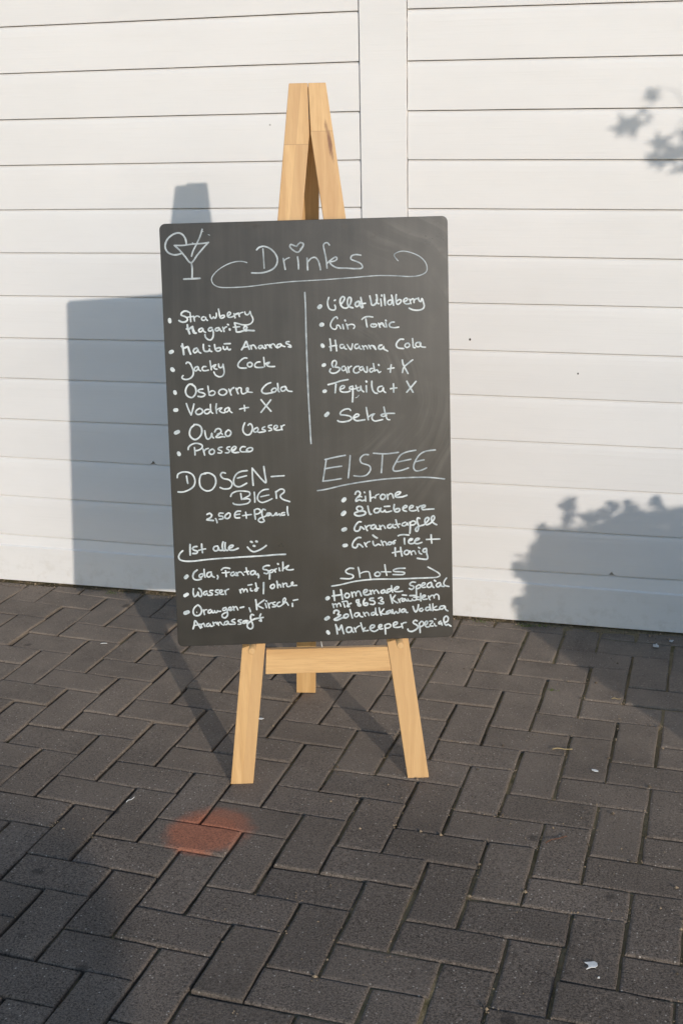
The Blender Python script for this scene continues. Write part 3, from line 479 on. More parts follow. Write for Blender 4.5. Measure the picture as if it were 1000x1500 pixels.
('menu_line','white marker line reading Wasser mit / ohne','42 -2582 -3217 -2593 -3299 -2568 -3389 -2508 -3346 -2483 -3287 -2479 -3362 -2437 -3393 -2405 -3335 -2430 -3244 -2466 -3213;39 -2300 -3278 -2352 -3291 -2369 -3343 -2333 -3359 -2295 -3316 -2282 -3368 -2231 -3367;36 -2169 -3267 -2227 -3265 -2236 -3303 -2193 -3326 -2179 -3357 -2231 -3370;36 -2051 -3256 -2103 -3262 -2111 -3299 -2069 -3323 -2063 -3360 -2121 -3366;36 -2032 -3324 -1980 -3303 -1971 -3266 -2015 -3265 -2032 -3316 -2004 -3355 -1946 -3356;36 -1921 -3275 -1908 -3313 -1895 -3363;34 -1907 -3305 -1876 -3262 -1832 -3248;39 -1596 -3270 -1586 -3308 -1575 -3338;36 -1589 -3300 -1547 -3249 -1519 -3273 -1513 -3318;36 -1513 -3303 -1475 -3259 -1446 -3268 -1433 -3320;39 -1413 -3175 -1332 -3162;39 -1364 -3248 -1363 -3293 -1330 -3301;39 -1251 -3135 -1239 -3207 -1219 -3275 -1250 -3311 -1278 -3288 -1248 -3259 -1196 -3245;42 -1080 -3130 -1086 -3241 -1094 -3368;42 -865 -3174 -916 -3187 -940 -3231 -904 -3265 -860 -3241 -851 -3197 -872 -3173;39 -797 -3109 -789 -3176 -782 -3251;36 -786 -3221 -748 -3177 -726 -3193 -713 -3238;36 -674 -3157 -668 -3202 -659 -3240;36 -668 -3195 -623 -3159 -587 -3167 -588 -3212 -560 -3235 -500 -3215 -455 -3172 -461 -3134 -491 -3163 -471 -3208 -376 -3211'),
('menu_line','white marker line reading Orangen, Kirsch and Anannassaft','42 -2502 -3571 -2570 -3621 -2610 -3702 -2592 -3785 -2527 -3810 -2460 -3782 -2427 -3700 -2453 -3617 -2502 -3574;36 -2390 -3687 -2381 -3739 -2368 -3788;34 -2380 -3724 -2354 -3688 -2317 -3681;39 -2236 -3684 -2281 -3705 -2290 -3750 -2254 -3758 -2216 -3722 -2208 -3692 -2200 -3753 -2158 -3746;36 -2150 -3709 -2137 -3747 -2100 -3748 -2084 -3704 -2070 -3727 -2019 -3728;39 -1906 -3650 -1965 -3663 -1974 -3707 -1923 -3709 -1892 -3672 -1880 -3740 -1876 -3815 -1929 -3874 -1987 -3857 -1992 -3804 -1940 -3768 -1880 -3748;36 -1857 -3704 -1797 -3683 -1796 -3645 -1840 -3652 -1849 -3696 -1813 -3720 -1769 -3699;36 -1752 -3632 -1739 -3677 -1733 -3715;36 -1743 -3670 -1700 -3634 -1672 -3657 -1652 -3710;45 -1599 -3662 -1525 -3647;22 -2532 -3727 -2530 -3738;39 -1409 -3673 -1393 -3718 -1383 -3756;42 -1264 -3498 -1252 -3595 -1246 -3715;39 -1081 -3511 -1156 -3561 -1224 -3619 -1174 -3658 -1109 -3690;36 -1062 -3586 -1048 -3632 -1035 -3677;42 -1041 -3530 -1032 -3539;36 -1003 -3581 -990 -3634 -977 -3686;34 -990 -3626 -952 -3582 -922 -3576;36 -848 -3563 -893 -3577 -894 -3614 -843 -3631 -844 -3661 -910 -3666;36 -746 -3566 -790 -3580 -814 -3632 -778 -3663 -719 -3642 -666 -3584 -620 -3518 -640 -3477 -678 -3516 -674 -3614;36 -666 -3599 -614 -3570 -593 -3594 -569 -3639;45 -480 -3605 -479 -3665;36 -459 -3538 -363 -3521;42 -2627 -4092 -2601 -4018 -2582 -3913 -2540 -3960 -2465 -4082;36 -2609 -4025 -2535 -4012 -2491 -3999 -2454 -4000 -2449 -4038 -2435 -4068;36 -2432 -4001 -2395 -3979 -2382 -4025 -2369 -4055;39 -2285 -3983 -2330 -4004 -2332 -4049 -2280 -4043 -2256 -3999 -2251 -4052 -2207 -4045;36 -2196 -3963 -2186 -4001 -2177 -4031;34 -2183 -3994 -2138 -3965 -2110 -4011;34 -2101 -3966 -2081 -4012 -2075 -4035;34 -2081 -3997 -2042 -3960 -2008 -4014 -1965 -4031;39 -1881 -3951 -1940 -3964 -1949 -4016 -1898 -4018 -1866 -3959 -1861 -4011 -1803 -4021;36 -1725 -3910 -1785 -3931 -1793 -3961 -1735 -3978 -1722 -4016 -1788 -4021;36 -1587 -3930 -1646 -3936 -1654 -3965 -1603 -3982 -1597 -4020 -1656 -4025;39 -1492 -3948 -1544 -3961 -1560 -3998 -1516 -4007 -1478 -3963 -1465 -4017;36 -1463 -3949 -1499 -3948 -1515 -3985 -1479 -3994 -1441 -3957;42 -1319 -3833 -1363 -3817 -1387 -3876 -1368 -3967 -1342 -4058 -1359 -4118 -1411 -4134 -1461 -4092 -1458 -4032 -1405 -3981 -1315 -3924 -1212 -3904 -1116 -3892;42 -1165 -3816 -1189 -3882 -1155 -3974 -1199 -3957'),
('menu_heading','white marker heading reading EISTEE','36 732 -440 519 -473 304 -518;36 330 -518 289 -747 247 -977;36 247 -977 442 -960 634 -933;36 290 -715 465 -688 650 -668;36 837 -450 816 -666 784 -922;36 1219 -441 1133 -439 1049 -513 1072 -610 1230 -672 1260 -759 1178 -869 1049 -897 906 -880;36 1331 -412 1585 -432 1856 -408;36 1522 -437 1508 -622 1488 -829;36 2224 -374 2032 -406 1897 -473 1805 -614 1739 -740 1769 -805 1913 -793 2064 -746;34 1837 -615 1981 -587 2118 -562;36 2638 -379 2446 -399 2318 -459 2226 -578 2173 -721 2216 -809 2328 -805 2447 -757;34 2226 -617 2316 -597 2399 -583'),
('underline','white marker underline below EISTEE','34 127 -1176 326 -1149 710 -1070 1191 -1004 1670 -963 2150 -951 2502 -961 2827 -1003'),
('menu_line','white marker line reading Zitrone','42 923 -1276 946 -1226 997 -1213 1033 -1258 1010 -1308 950 -1365 934 -1430 1008 -1396 1065 -1420 1124 -1407;34 987 -1344 1038 -1324 1060 -1339;45 1119 -1238 1127 -1247;36 1137 -1326 1142 -1378 1145 -1429;42 1237 -1220 1242 -1315 1242 -1432;34 1243 -1381 1314 -1346 1350 -1377 1358 -1318 1424 -1288;42 1504 -1293 1460 -1328 1466 -1387 1516 -1403 1561 -1361 1555 -1309 1504 -1296;36 1599 -1296 1612 -1355 1615 -1402;36 1612 -1333 1664 -1283 1708 -1299 1735 -1380;42 1772 -1330 1853 -1303 1890 -1260 1839 -1252 1781 -1287 1772 -1345 1823 -1368 1895 -1363 1939 -1357 2020 -1330'),
('menu_line','white marker line reading Blaubeere','45 987 -1645 945 -1585 975 -1542 1040 -1544 1076 -1589 1046 -1632 987 -1645 1089 -1641 1139 -1679 1102 -1722 985 -1745 906 -1716 906 -1679 973 -1652;42 1186 -1541 1199 -1622 1226 -1714 1255 -1712;42 1418 -1599 1345 -1597 1315 -1640 1336 -1685 1409 -1679 1439 -1636 1462 -1593;39 1447 -1607 1467 -1666 1518 -1668 1548 -1632 1562 -1677 1620 -1675 1686 -1658;39 1535 -1558 1652 -1554;42 1750 -1523 1738 -1593 1752 -1660 1802 -1684 1861 -1656 1855 -1612 1789 -1617 1756 -1645;39 1935 -1607 1993 -1594 2023 -1561 1980 -1549 1932 -1592 1941 -1651 2006 -1675;39 2073 -1611 2132 -1598 2154 -1562 2111 -1553 2069 -1596 2080 -1655 2138 -1671 2211 -1659;36 2227 -1586 2244 -1630 2262 -1679;36 2244 -1616 2293 -1573 2337 -1560;39 2343 -1611 2394 -1591 2409 -1562 2366 -1553 2332 -1596 2350 -1648 2430 -1646 2591 -1641'),
('menu_line','white marker line reading Granatapfel','42 1033 -1874 982 -1873 922 -1937 888 -2010 905 -2062 963 -2071 1008 -2029 1016 -1977 1052 -1993 1095 -2031;36 1118 -1958 1139 -2018 1164 -2066;36 1139 -2003 1184 -1960 1235 -1954;42 1316 -1942 1257 -1962 1241 -2013 1285 -2037 1329 -2001 1345 -1957 1358 -2032 1416 -2041;36 1425 -1960 1438 -2004 1452 -2049;36 1439 -1997 1490 -1962 1526 -1985 1547 -2030;42 1659 -1945 1607 -1965 1599 -2009 1650 -2026 1694 -1990 1710 -1946 1723 -2013 1767 -2022;39 1777 -1852 1797 -1934 1832 -2016;34 1753 -1955 1812 -1949 1863 -1943;39 1980 -1910 1922 -1930 1906 -1974 1957 -1990 2002 -1955 2017 -1918 2030 -1970;42 2075 -1913 2081 -2031 2071 -2149;39 2072 -1942 2119 -1892 2178 -1894 2199 -1938 2147 -1974 2089 -1972;42 2288 -1838 2245 -1822 2229 -1888 2257 -1992 2248 -2080 2218 -2116 2189 -2079 2219 -2028 2308 -1993 2366 -1980 2440 -1916 2485 -1851 2457 -1821 2405 -1849 2397 -1922 2425 -1975 2498 -1955 2580 -1883 2603 -1825 2581 -1788 2537 -1823 2543 -1897 2586 -1950 2644 -1981'),
('menu_line','white marker line reading Gruener Tee + Honig','42 1018 -2214 959 -2212 885 -2269 839 -2349 845 -2408 911 -2432 948 -2389 949 -2359 1000 -2361 1057 -2418;36 1096 -2327 1116 -2379 1142 -2414;34 1117 -2372 1161 -2321 1213 -2304;45 1282 -2170 1325 -2208 1368 -2231;39 1279 -2303 1285 -2362 1321 -2400 1365 -2379 1394 -2366 1438 -2389;36 1454 -2293 1475 -2346 1496 -2398;36 1475 -2338 1527 -2310 1556 -2341 1569 -2393;42 1629 -2328 1592 -2357 1613 -2387 1665 -2374 1680 -2337 1629 -2328;36 1702 -2330 1716 -2375 1746 -2346 1710 -2323 1761 -2295;39 1819 -2198 1873 -2180 1954 -2178 2049 -2190;42 1952 -2256 1951 -2316 1957 -2380;39 2039 -2318 2105 -2298 2128 -2276 2084 -2268 2039 -2311 2046 -2363 2104 -2380 2155 -2366;39 2171 -2322 2244 -2299 2274 -2273 2223 -2265 2178 -2308 2177 -2367 2236 -2383 2324 -2356;42 2524 -2200 2526 -2288 2536 -2378;36 2420 -2296 2537 -2296 2706 -2294;42 1751 -2458 1749 -2547 1755 -2636;42 1868 -2454 1874 -2543 1894 -2640;36 1690 -2564 1771 -2548 1889 -2536;39 1992 -2517 1955 -2538 1939 -2582 1983 -2613 2034 -2593 2042 -2541 2006 -2518;36 2065 -2534 2086 -2579 2100 -2617;34 2086 -2572 2130 -2536 2167 -2545 2188 -2605;36 2255 -2540 2269 -2585 2313 -2609;36 2249 -2463 2278 -2481;42 2417 -2493 2366 -2499 2343 -2543 2372 -2573 2416 -2545 2424 -2501 2423 -2590 2444 -2680 2428 -2724 2355 -2724 2223 -2700'),
('menu_heading','white marker heading reading shots','39 853 -2881 769 -2872 681 -2925 712 -2982 823 -3018 838 -3071 757 -3101 570 -3089;36 950 -2858 970 -2957 983 -3075;34 979 -3000 1076 -2960 1173 -2963 1194 -3023 1209 -3105;39 1357 -2969 1301 -3010 1323 -3059 1387 -3061 1421 -3013 1373 -2969;36 1521 -2820 1535 -2935 1559 -3050;31 1438 -2971 1534 -2974 1647 -2978;36 1955 -2908 1794 -2910 1703 -2940 1728 -2973 1873 -2985 1947 -3007 1904 -3045 1695 -3038'),
('underline','white marker underline ending in a hooked arrow below shots','36 373 -3250 560 -3226 885 -3161 1273 -3130 1725 -3138 2178 -3135 2437 -3133 2631 -3126 2703 -3086 2665 -3029 2569 -2967 2447 -2897'),
('menu_line','white marker line reading Homemade Special','45 412 -3356 417 -3453 428 -3566;45 566 -3338 581 -3436 598 -3546;39 379 -3467 490 -3455 593 -3444;42 689 -3417 652 -3445 653 -3498 701 -3519 746 -3486 740 -3433 694 -3417;39 792 -3397 806 -3450 815 -3503;39 806 -3435 851 -3392 880 -3423 889 -3483;39 887 -3430 932 -3379 969 -3395 1003 -3486;42 1071 -3421 1123 -3393 1131 -3356 1080 -3354 1049 -3405 1070 -3459 1136 -3468 1188 -3447;39 1190 -3372 1208 -3410 1217 -3456;36 1208 -3403 1249 -3367 1273 -3405 1281 -3443;36 1277 -3405 1322 -3362 1358 -3400 1379 -3438;42 1491 -3367 1439 -3388 1428 -3425 1468 -3441 1505 -3405 1513 -3375 1527 -3428 1571 -3437;39 1631 -3349 1572 -3362 1564 -3407 1600 -3415 1645 -3387;39 1655 -3282 1660 -3357 1678 -3425;39 1697 -3373 1778 -3353 1816 -3317 1764 -3308 1709 -3359 1726 -3404 1799 -3418 1888 -3406;39 2170 -3223 2104 -3214 2052 -3250 2066 -3287 2125 -3304 2131 -3349 2087 -3378 2036 -3354;42 2184 -3314 2189 -3449 2186 -3606;39 2191 -3314 2243 -3278 2280 -3294 2272 -3339 2205 -3367;36 2316 -3303 2376 -3275 2376 -3245 2332 -3243 2302 -3295 2323 -3340 2389 -3335;39 2509 -3234 2450 -3254 2419 -3306 2448 -3344 2507 -3324 2516 -3242 2537 -3325 2566 -3348;42 2580 -3191 2605 -3210;39 2700 -3247 2648 -3261 2618 -3305 2647 -3343 2699 -3315 2714 -3263 2728 -3323 2787 -3332;39 2841 -3151 2796 -3213 2781 -3280 2817 -3318 2890 -3336'),
('menu_line','white marker line reading mit 8633 Kraeutern','39 382 -3639 396 -3685 407 -3723;36 393 -3677 434 -3641 463 -3657 476 -3710;36 477 -3665 515 -3629 544 -3645 557 -3698;39 589 -3601 678 -3589;36 618 -3632 631 -3677 645 -3718;39 699 -3597 713 -3657 741 -3715 689 -3702 720 -3665 779 -3641;42 950 -3567 898 -3573 897 -3618 955 -3658 991 -3689 954 -3707 918 -3679 948 -3635 942 -3582;42 1075 -3556 1045 -3615 1050 -3683 1109 -3697 1146 -3664 1110 -3640 1066 -3654;39 1260 -3540 1186 -3549 1192 -3590 1266 -3600 1294 -3646 1257 -3682 1198 -3673;42 1370 -3550 1429 -3530 1458 -3568 1413 -3604 1478 -3637 1455 -3673 1375 -3656;42 1629 -3484 1649 -3582 1669 -3665;39 1731 -3494 1678 -3575 1722 -3629 1780 -3661;36 1796 -3579 1817 -3617 1832 -3655;34 1818 -3610 1848 -3573 1885 -3562;39 1886 -3492 1974 -3502;39 1936 -3576 1884 -3589 1876 -3627 1920 -3628 1951 -3584 1965 -3622 2002 -3623;36 2002 -3585 2024 -3624 2083 -3626 2098 -3581 2112 -3619 2164 -3616;39 2048 -3512 2158 -3511;34 2128 -3552 2172 -3546 2239 -3548;42 2281 -3474 2276 -3549 2282 -3632;36 2201 -3592 2238 -3608 2297 -3580;36 2312 -3558 2371 -3544 2379 -3515 2335 -3513 2305 -3557 2334 -3603 2415 -3598;36 2445 -3532 2459 -3585 2481 -3616;36 2460 -3570 2519 -3519 2563 -3535 2570 -3581;36 2563 -3543 2615 -3495 2667 -3531 2673 -3614'),
('menu_line','third handwritten line below shots, ending in Vodka','45 406 -3843 415 -3798 474 -3785 517 -3824 486 -3883 552 -3893 492 -3936 403 -3986 461 -4003 565 -3961 632 -3941;42 671 -3874 618 -3903 617 -3955 668 -3957 714 -3921 707 -3883 670 -3877;42 754 -3779 774 -3870 801 -3964;39 929 -3852 862 -3865 846 -3917 890 -3941 935 -3898 951 -3860 964 -3929 1022 -3946;36 1039 -3848 1060 -3902 1082 -3932;36 1053 -3886 1106 -3850 1142 -3874 1156 -3920;39 1268 -3855 1216 -3869 1207 -3906 1251 -3915 1296 -3879;39 1303 -3766 1305 -3842 1325 -3915 1347 -3911;42 1380 -3761 1393 -3844 1421 -3921;36 1483 -3787 1437 -3838 1422 -3868 1466 -3899 1517 -3901;39 1577 -3835 1533 -3856 1539 -3902 1584 -3888;39 1629 -3822 1570 -3835 1555 -3880 1599 -3881 1636 -3837 1650 -3890;39 1666 -3808 1680 -3869 1702 -3899 1747 -3848 1768 -3886 1813 -3873 1822 -3798;39 1925 -3801 1873 -3814 1857 -3859 1894 -3875 1931 -3839 1947 -3809 1953 -3870 1990 -3881;42 2110 -3754 2131 -3823 2167 -3877 2212 -3810 2229 -3720;39 2308 -3798 2257 -3812 2249 -3849 2293 -3865 2330 -3829;39 2449 -3780 2397 -3786 2382 -3831 2418 -3854 2463 -3826;39 2472 -3721 2478 -3789 2492 -3849;39 2539 -3708 2538 -3783 2536 -3858;36 2619 -3763 2559 -3799 2544 -3821 2603 -3845 2692 -3833;39 2782 -3760 2708 -3766 2685 -3810 2729 -3834 2781 -3798 2804 -3769 2810 -3837 2861 -3873'),
('menu_line','last handwritten line below shots, ending in Spezial','42 437 -4100 456 -4199 468 -4305;39 436 -4108 507 -4223 561 -4112 581 -4211 608 -4305;42 759 -4171 693 -4169 662 -4213 683 -4274 742 -4276 780 -4225 781 -4179 787 -4247 816 -4279;36 833 -4181 854 -4227 867 -4273;34 854 -4219 899 -4168 951 -4144;39 978 -4080 1002 -4179 1030 -4270;36 1023 -4232 1076 -4181 1046 -4218 1060 -4256 1134 -4251;42 1201 -4208 1261 -4180 1269 -4142 1217 -4133 1176 -4184 1193 -4245 1266 -4278 1340 -4243;42 1371 -4191 1423 -4170 1424 -4132 1380 -4138 1359 -4183 1385 -4229 1444 -4223;42 1497 -4149 1503 -4240 1508 -4339;39 1497 -4149 1557 -4121 1609 -4130 1622 -4176 1570 -4212 1511 -4210;39 1689 -4156 1756 -4128 1764 -4090 1713 -4088 1675 -4132 1689 -4193 1770 -4204 1836 -4191;39 1852 -4123 1866 -4169 1880 -4219;36 1862 -4146 1897 -4109 1956 -4101;42 2193 -4074 2157 -4057 2112 -4086 2118 -4124 2184 -4164 2213 -4210 2168 -4262 2078 -4304 2005 -4287 1991 -4248;39 2237 -4128 2250 -4219 2256 -4333;39 2236 -4143 2289 -4084 2333 -4116 2325 -4176 2250 -4211;39 2369 -4170 2414 -4141 2415 -4088 2378 -4095 2362 -4162 2398 -4216 2450 -4210;36 2466 -4090 2526 -4084 2525 -4114 2473 -4166 2480 -4196 2539 -4198;36 2562 -4146 2583 -4192 2610 -4197;39 2571 -4040 2593 -4049;39 2703 -4097 2666 -4119 2665 -4157 2702 -4150 2718 -4121 2732 -4182;42 2777 -4130 2851 -4102 2867 -4027 2830 -3988 2778 -4024 2777 -4115 2820 -4192 2858 -4170 2924 -4213')]
FLo = Vector((-.900656, 2.348901, 0))
PLANE = Matrix(((U.x, V.x, -N.x, 0), (U.y, V.y, -N.y, 0), (U.z, V.z, -N.z, 0), (0, 0, 0, 1)))
easel = empty('easel', (-.70, 2.50, 0), label='pale wooden three-legged easel holding the dark menu board', category='easel')
EM = Matrix.Translation(FLo-easel.location) @ PLANE       # children of the easel that lie in its front plane
def plank(name, poly, z0, z1, mat, bev=.0012, mw=EM, foot=False):
    me = prism(name, [(a*K, b*K) for a, b in poly], z0*K, z1*K, bev)
    if foot:
        for v in me.vertices:
            if v.co.y < .06:
                wz = (mw @ v.co).z
                if wz < .0005: v.co.y += (.0005-wz)/V.z
    return link(name, me, mat, easel, mw)
WL1 = mat_wood('beech_left', (.026, .117), 1.3868, seed=.3)
WR1 = mat_wood('beech_right', (9, 0), 1.4128, knot=(.2585, 1.388, .0045, .045), seed=2.1)
WC = mat_wood('beech_rail', seed=4.4); WB = mat_wood('beech_back', seed=6.2); WP = mat_wood('beech_peg', seed=8.8)
# the rail's grain runs sideways
plank('front_leg', [(0, 0), (.505, 0), (2.166, 14.064), (2.158, 15.1), (1.772, 15.1)], -.2, 0, WL1, foot=True)
plank('front_leg', [(3.972, 0), (4.45, 0), (2.535, 15.1), (2.168, 15.1), (2.195, 14.064)], -.2, 0, WR1, foot=True)
rail = prism('cross_rail', [(a*K, b*K) for a, b in ((.835+.03, 2.51), (.835+.062, 3.07), (3.578, 3.05), (3.65, 2.50))], -.19*K, -.02*K, .001)
rot90 = Matrix.Rotation(math.radians(90), 4, 'Z')
rail.transform(rot90.inverted())
link('cross_rail', rail, WC, easel, EM @ rot90)
BOT = 3.16
def dowel(name, r, length, mat, mw, segs=24):
    bm = bmesh.new(); bmesh.ops.create_cone(bm, cap_ends=True, segments=segs, radius1=r, radius2=r, depth=length)
    bmesh.ops.bevel(bm, geom=[e for e in bm.edges if abs(e.verts[0].co.z-e.verts[1].co.z) < 1e-6], offset=.0008, segments=2, affect='EDGES')
    for v in bm.verts: v.co.z += length/2
    m = bpy.data.meshes.new(name); bm.to_mesh(m); bm.free()
    for p in m.polygons: p.use_smooth = len(p.vertices) == 4
    return link(name, m, mat, easel, mw)
PEG = ((.628, 3.279), (3.803, 3.298))
for (px, py) in PEG:
    # grain along the peg: the cone's own axis is turned to local y
    dowel('peg', .0074, .090, WP, EM @ Matrix.Translation((px*K, py*K, -.001)))
# back leg
top = FLo + U*(2.165*K) + V*(15.05*K) + N*(.235*K); bot = Vector((-.8650, 2.8305, 0)); bot += N*0
Y = (top-bot).normalized(); X = Vector((.975, .223, 0)); X = (X-Y*X.dot(Y)).normalized(); Z = X.cross(Y)
BM = Matrix(((X.x, Y.x, Z.x, bot.x-easel.location.x), (X.y, Y.y, Z.y, bot.y-easel.location.y), (X.z, Y.z, Z.z, 0), (0, 0, 0, 1)))
L = (top-bot).length
me = prism('back_leg', [(-.0245, 0), (.0245, 0), (.0245, L), (-.0245, L)], -.02, 0, .0012)
for v in me.vertices:
    if v.co.y < .05:
        wz = (BM @ v.co).z
        if wz < .0005 or v.co.y < .002: v.co.y += (.0005+max(0, v.co.y)*0-wz)/Y.z if wz < .0005 else 0
link('back_leg', me, WB, easel, BM)
me = prism('hinge', [(-.016, -.05), (.016, -.05), (.016, .0), (-.016, .0)], -.0015, 0, .0004)
link('hinge', me, M_steel, easel, EM @ Matrix.Translation((2.165*K, 14.9*K, -.0202)))
# cord that keeps the back leg from sliding
def tube(name, pts, r, mat, parent, segs=6, mw=None):
    vs, fs = [], []
    for i, p in enumerate(pts):
        a = pts[max(0, i-1)]; b = pts[min(len(pts)-1, i+1)]; t = (b-a).normalized()
        s = t.cross(Vector((0, 0, 1))); s = s.normalized() if s.length > 1e-4 else Vector((1, 0, 0)); q = s.cross(t)
        rr = r[i] if isinstance(r, (list, tuple)) else r
        for k in range(segs):
            an = 2*math.pi*k/segs; vs.append(p + s*math.cos(an)*rr + q*math.sin(an)*rr)
    for i in range(len(pts)-1):
        for k in range(segs): fs.append((i*segs+k, i*segs+(k+1) % segs, (i+1)*segs+(k+1) % segs, (i+1)*segs+k))
    fs.append(tuple(range(segs))[::-1]); fs.append(tuple((len(pts)-1)*segs+k for k in range(segs)))
    return link(name, mesh(name, vs, fs, True), mat, parent, mw)
ra = FLo + U*.2135 + V*.305 + N*.010 - easel.location
rb = (BM @ Vector((.002, .40, .001)))
pts = [ra.lerp(rb, f) - Vector((0, 0, .016*math.sin(math.pi*f))) for f in [i/12 for i in range(13)]]
tube('cord', pts, .0011, M_cord, easel)

# ---------------------------------------------------------------- menu board
BO = Vector((-.7290866, 2.4723867, .7826112))
board = empty('menu_board', BO, label='dark grey drinks menu board with white handwriting standing on the easel pegs', category='menu board')
board.rotation_mode = 'QUATERNION'; board.rotation_quaternion = PLANE.to_quaternion()
CORN = [(-.2966, -.4481), (.2972, -.4450), (.2963, .4462), (-.2965, .4432)]
poly = []; rad = .0125
for i in range(4):
    c = Vector(CORN[i]).to_3d(); a = (Vector(CORN[i-1]).to_3d()-c).normalized(); b = (Vector(CORN[(i+1) % 4]).to_3d()-c).normalized()
    cc = c + (a+b)*rad
    a0 = math.atan2((c+a*rad-cc).y, (c+a*rad-cc).x)+0
    for k in range(7):
        t = k/6; d = (-b*math.cos(t*math.pi/2) - a*math.sin(t*math.pi/2))
        # from the side next to a towards the side next to b
        d = (-b)*math.cos(t*math.pi/2)+(-a)*math.sin(t*math.pi/2)
        poly.append(((cc+d*rad).x, (cc+d*rad).y))
link('panel', prism('panel', poly, -.0042, 0, .0007), M_board, board)
def cr(pts, step=.0022):
    P = [pts[0]]+pts+[pts[-1]]; out = []
    for i in range(1, len(P)-2):
        p0, p1, p2, p3 = P[i-1], P[i], P[i+1], P[i+2]; L = math.dist(p1, p2); k = max(2, int(L/step))
        for q in range(k):
            t = q/k; out.append(tuple(.5*((2*p1[e]) + (-p0[e]+p2[e])*t + (2*p0[e]-5*p1[e]+4*p2[e]-p3[e])*t*t + (-p0[e]+3*p1[e]-3*p2[e]+p3[e])*t**3) for e in (0, 1)))
    out.append(P[-2]); return out
RI = random.Random(11)
def stroke(vs, fs, pts, w, h):
    c = cr(pts); n = len(c)
    # trim duplicates
    d = [c[0]]
    for p in c[1:]:
        if math.dist(p, d[-1]) > .0003: d.append(p)
    c = d; n = len(c)
    if n < 2: c = [c[0], (c[0][0]+.0006, c[0][1])]; n = 2
    def row(p, t, hw, hh):
        nx, ny = -t[1], t[0]; i = len(vs)
        for a, z in ((-1, .00003), (-.55, hh*.85), (0, hh), (.55, hh*.85), (1, .00003)): vs.append((p[0]+nx*a*hw, p[1]+ny*a*hw, z))
        return i
    rows = []
    ph = RI.uniform(0, 9)
    for i, p in enumerate(c):
        a = c[max(0, i-1)]; b = c[min(n-1, i+1)]; L = math.dist(a, b) or 1; t = ((b[0]-a[0])/L, (b[1]-a[1])/L)
        hw = w/2*(1+.13*noise.noise(Vector((i*.16, ph, 0))))
        if i == 0:
            for f in (1.0, .87, .5): rows.append(row((p[0]-t[0]*hw*f, p[1]-t[1]*hw*f), t, hw*math.sqrt(max(0.02, 1-f*f)), h))
        rows.append(row(p, t, hw, h))
        if i == n-1:
            for f in (.5, .87, 1.0): rows.append(row((p[0]+t[0]*hw*f, p[1]+t[1]*hw*f), t, hw*math.sqrt(max(0.02, 1-f*f)), h))
    for a, b in zip(rows, rows[1:]):
        for k in range(4): fs.append((a+k, a+k+1, b+k+1, b+k))
THIN = {'heading_swirl', 'divider_line', 'heading_word', 'cocktail_glass_drawing'}
for nm, lb, data in INK:
    strokes = [list(map(int, s.split())) for s in data.split(';')]
    groups = [[s] for s in strokes] if nm == 'bullet' else [strokes]
    for gr in groups:
        vs, fs = [], []
        for q, s in enumerate(gr):
            w_ = s[0]*1e-4*(1.28 if nm == 'bullet' else (.84 if nm in THIN else .85)); pts = [(s[i]*1e-4, s[i+1]*1e-4) for i in range(1, len(s)-1, 2)]
            stroke(vs, fs, pts, w_, .00022 + .00006*RI.random())
        o = link(nm, mesh(nm, vs, fs, True), M_ink2 if nm in THIN or 'EISTEE' in lb else M_ink, board)
        if nm != 'bullet': o['label'] = lb

# ---------------------------------------------------------------- planting that throws the soft shadows (right of and behind the photographer)
S = -SUN                                   # towards the sun
def leaf_mesh(name, pts, size, rs, quad=True):
    vs, fs = [], []
    for p in pts:
        a = Vector((rs.gauss(0, 1), rs.gauss(0, 1), rs.gauss(0, 1))).normalized(); b = a.orthogonal().normalized(); b.rotate(Matrix.Rotation(rs.uniform(0, 6.3), 3, a)); c = a.cross(b)
        s = size*rs.uniform(.6, 1.3); n = len(vs)
        vs += [p-b*s, p-b*s*.1+c*s*.5, p+b*s, p-b*s*.1-c*s*.5]
        fs.append((n, n+1, n+2, n+3))
    return mesh(name, vs, fs)
OUT = [(-3.98, -30), (-3.98, .2), (-3.85, .8), (-3.81, 1.28), (-3.74, 2.2), (-3.40, 2.8), (-2.95, 3.02), (-2.2, 3.02), (-1.85, 3.2), (-1.31, 3.45), (-.57, 3.62), (.5, 3.75), (2, 4.3), (6, 6.2), (10, 5), (13, 2.5), (15, -30)]
def inside(x, z):
    c = False
    for i in range(len(OUT)):
        (ax, az_), (bx, bz) = OUT[i], OUT[i-1]
        if (az_ > z) != (bz > z) and x < (bx-ax)*(z-az_)/(bz-az_)+ax: c = not c
    return c
rs = random.Random(5)
def onray(a, b, t): return Vector((a*K, WALL_Y*K, b*K)) + S*(t*K)
pts = []
while len(pts) < 46000:
    a, b, t = rs.uniform(-4.2, 13), rs.uniform(-7.5, 6.5), rs.uniform(17, 28)
    j = .06*noise.noise(Vector((a*2.2, b*2.2, 0)))
    if not inside(a-.10+j, b+.06+j*1.6): continue
    if rs.random() < .35: # thicken the rim
        if inside(a-.35, b) and inside(a, b+.35): continue
    p = onray(a, b, t)
    if p.z > .01: pts.append(p)
for (a, b, n) in ((-2.58, 3.66, 15), (-2.55, 3.38, 5), (-2.55, 3.2, 9), (-3.3, 2.88, 9), (-3.92, 1.72, 10), (-3.86, 1.45, 6), (-3.92, .60, 10), (-3.85, .25, 8), (-1.62, 3.42, 9), (-1.35, 3.66, 8), (-.95, 3.66, 9), (-.2, 3.78, 9), (-1.95, 3.3, 8)):
    for _ in range(n): pts.append(onray(a+rs.gauss(0, .055), b+rs.gauss(0, .06), 22+rs.gauss(0, .4)))   # shoots that stick out
    for _ in range(n): pts.append(onray(a+rs.gauss(0, .085), b+rs.gauss(0, .10), 15+rs.gauss(0, .4)))
base = onray(4, 0, 19); base.z = 0
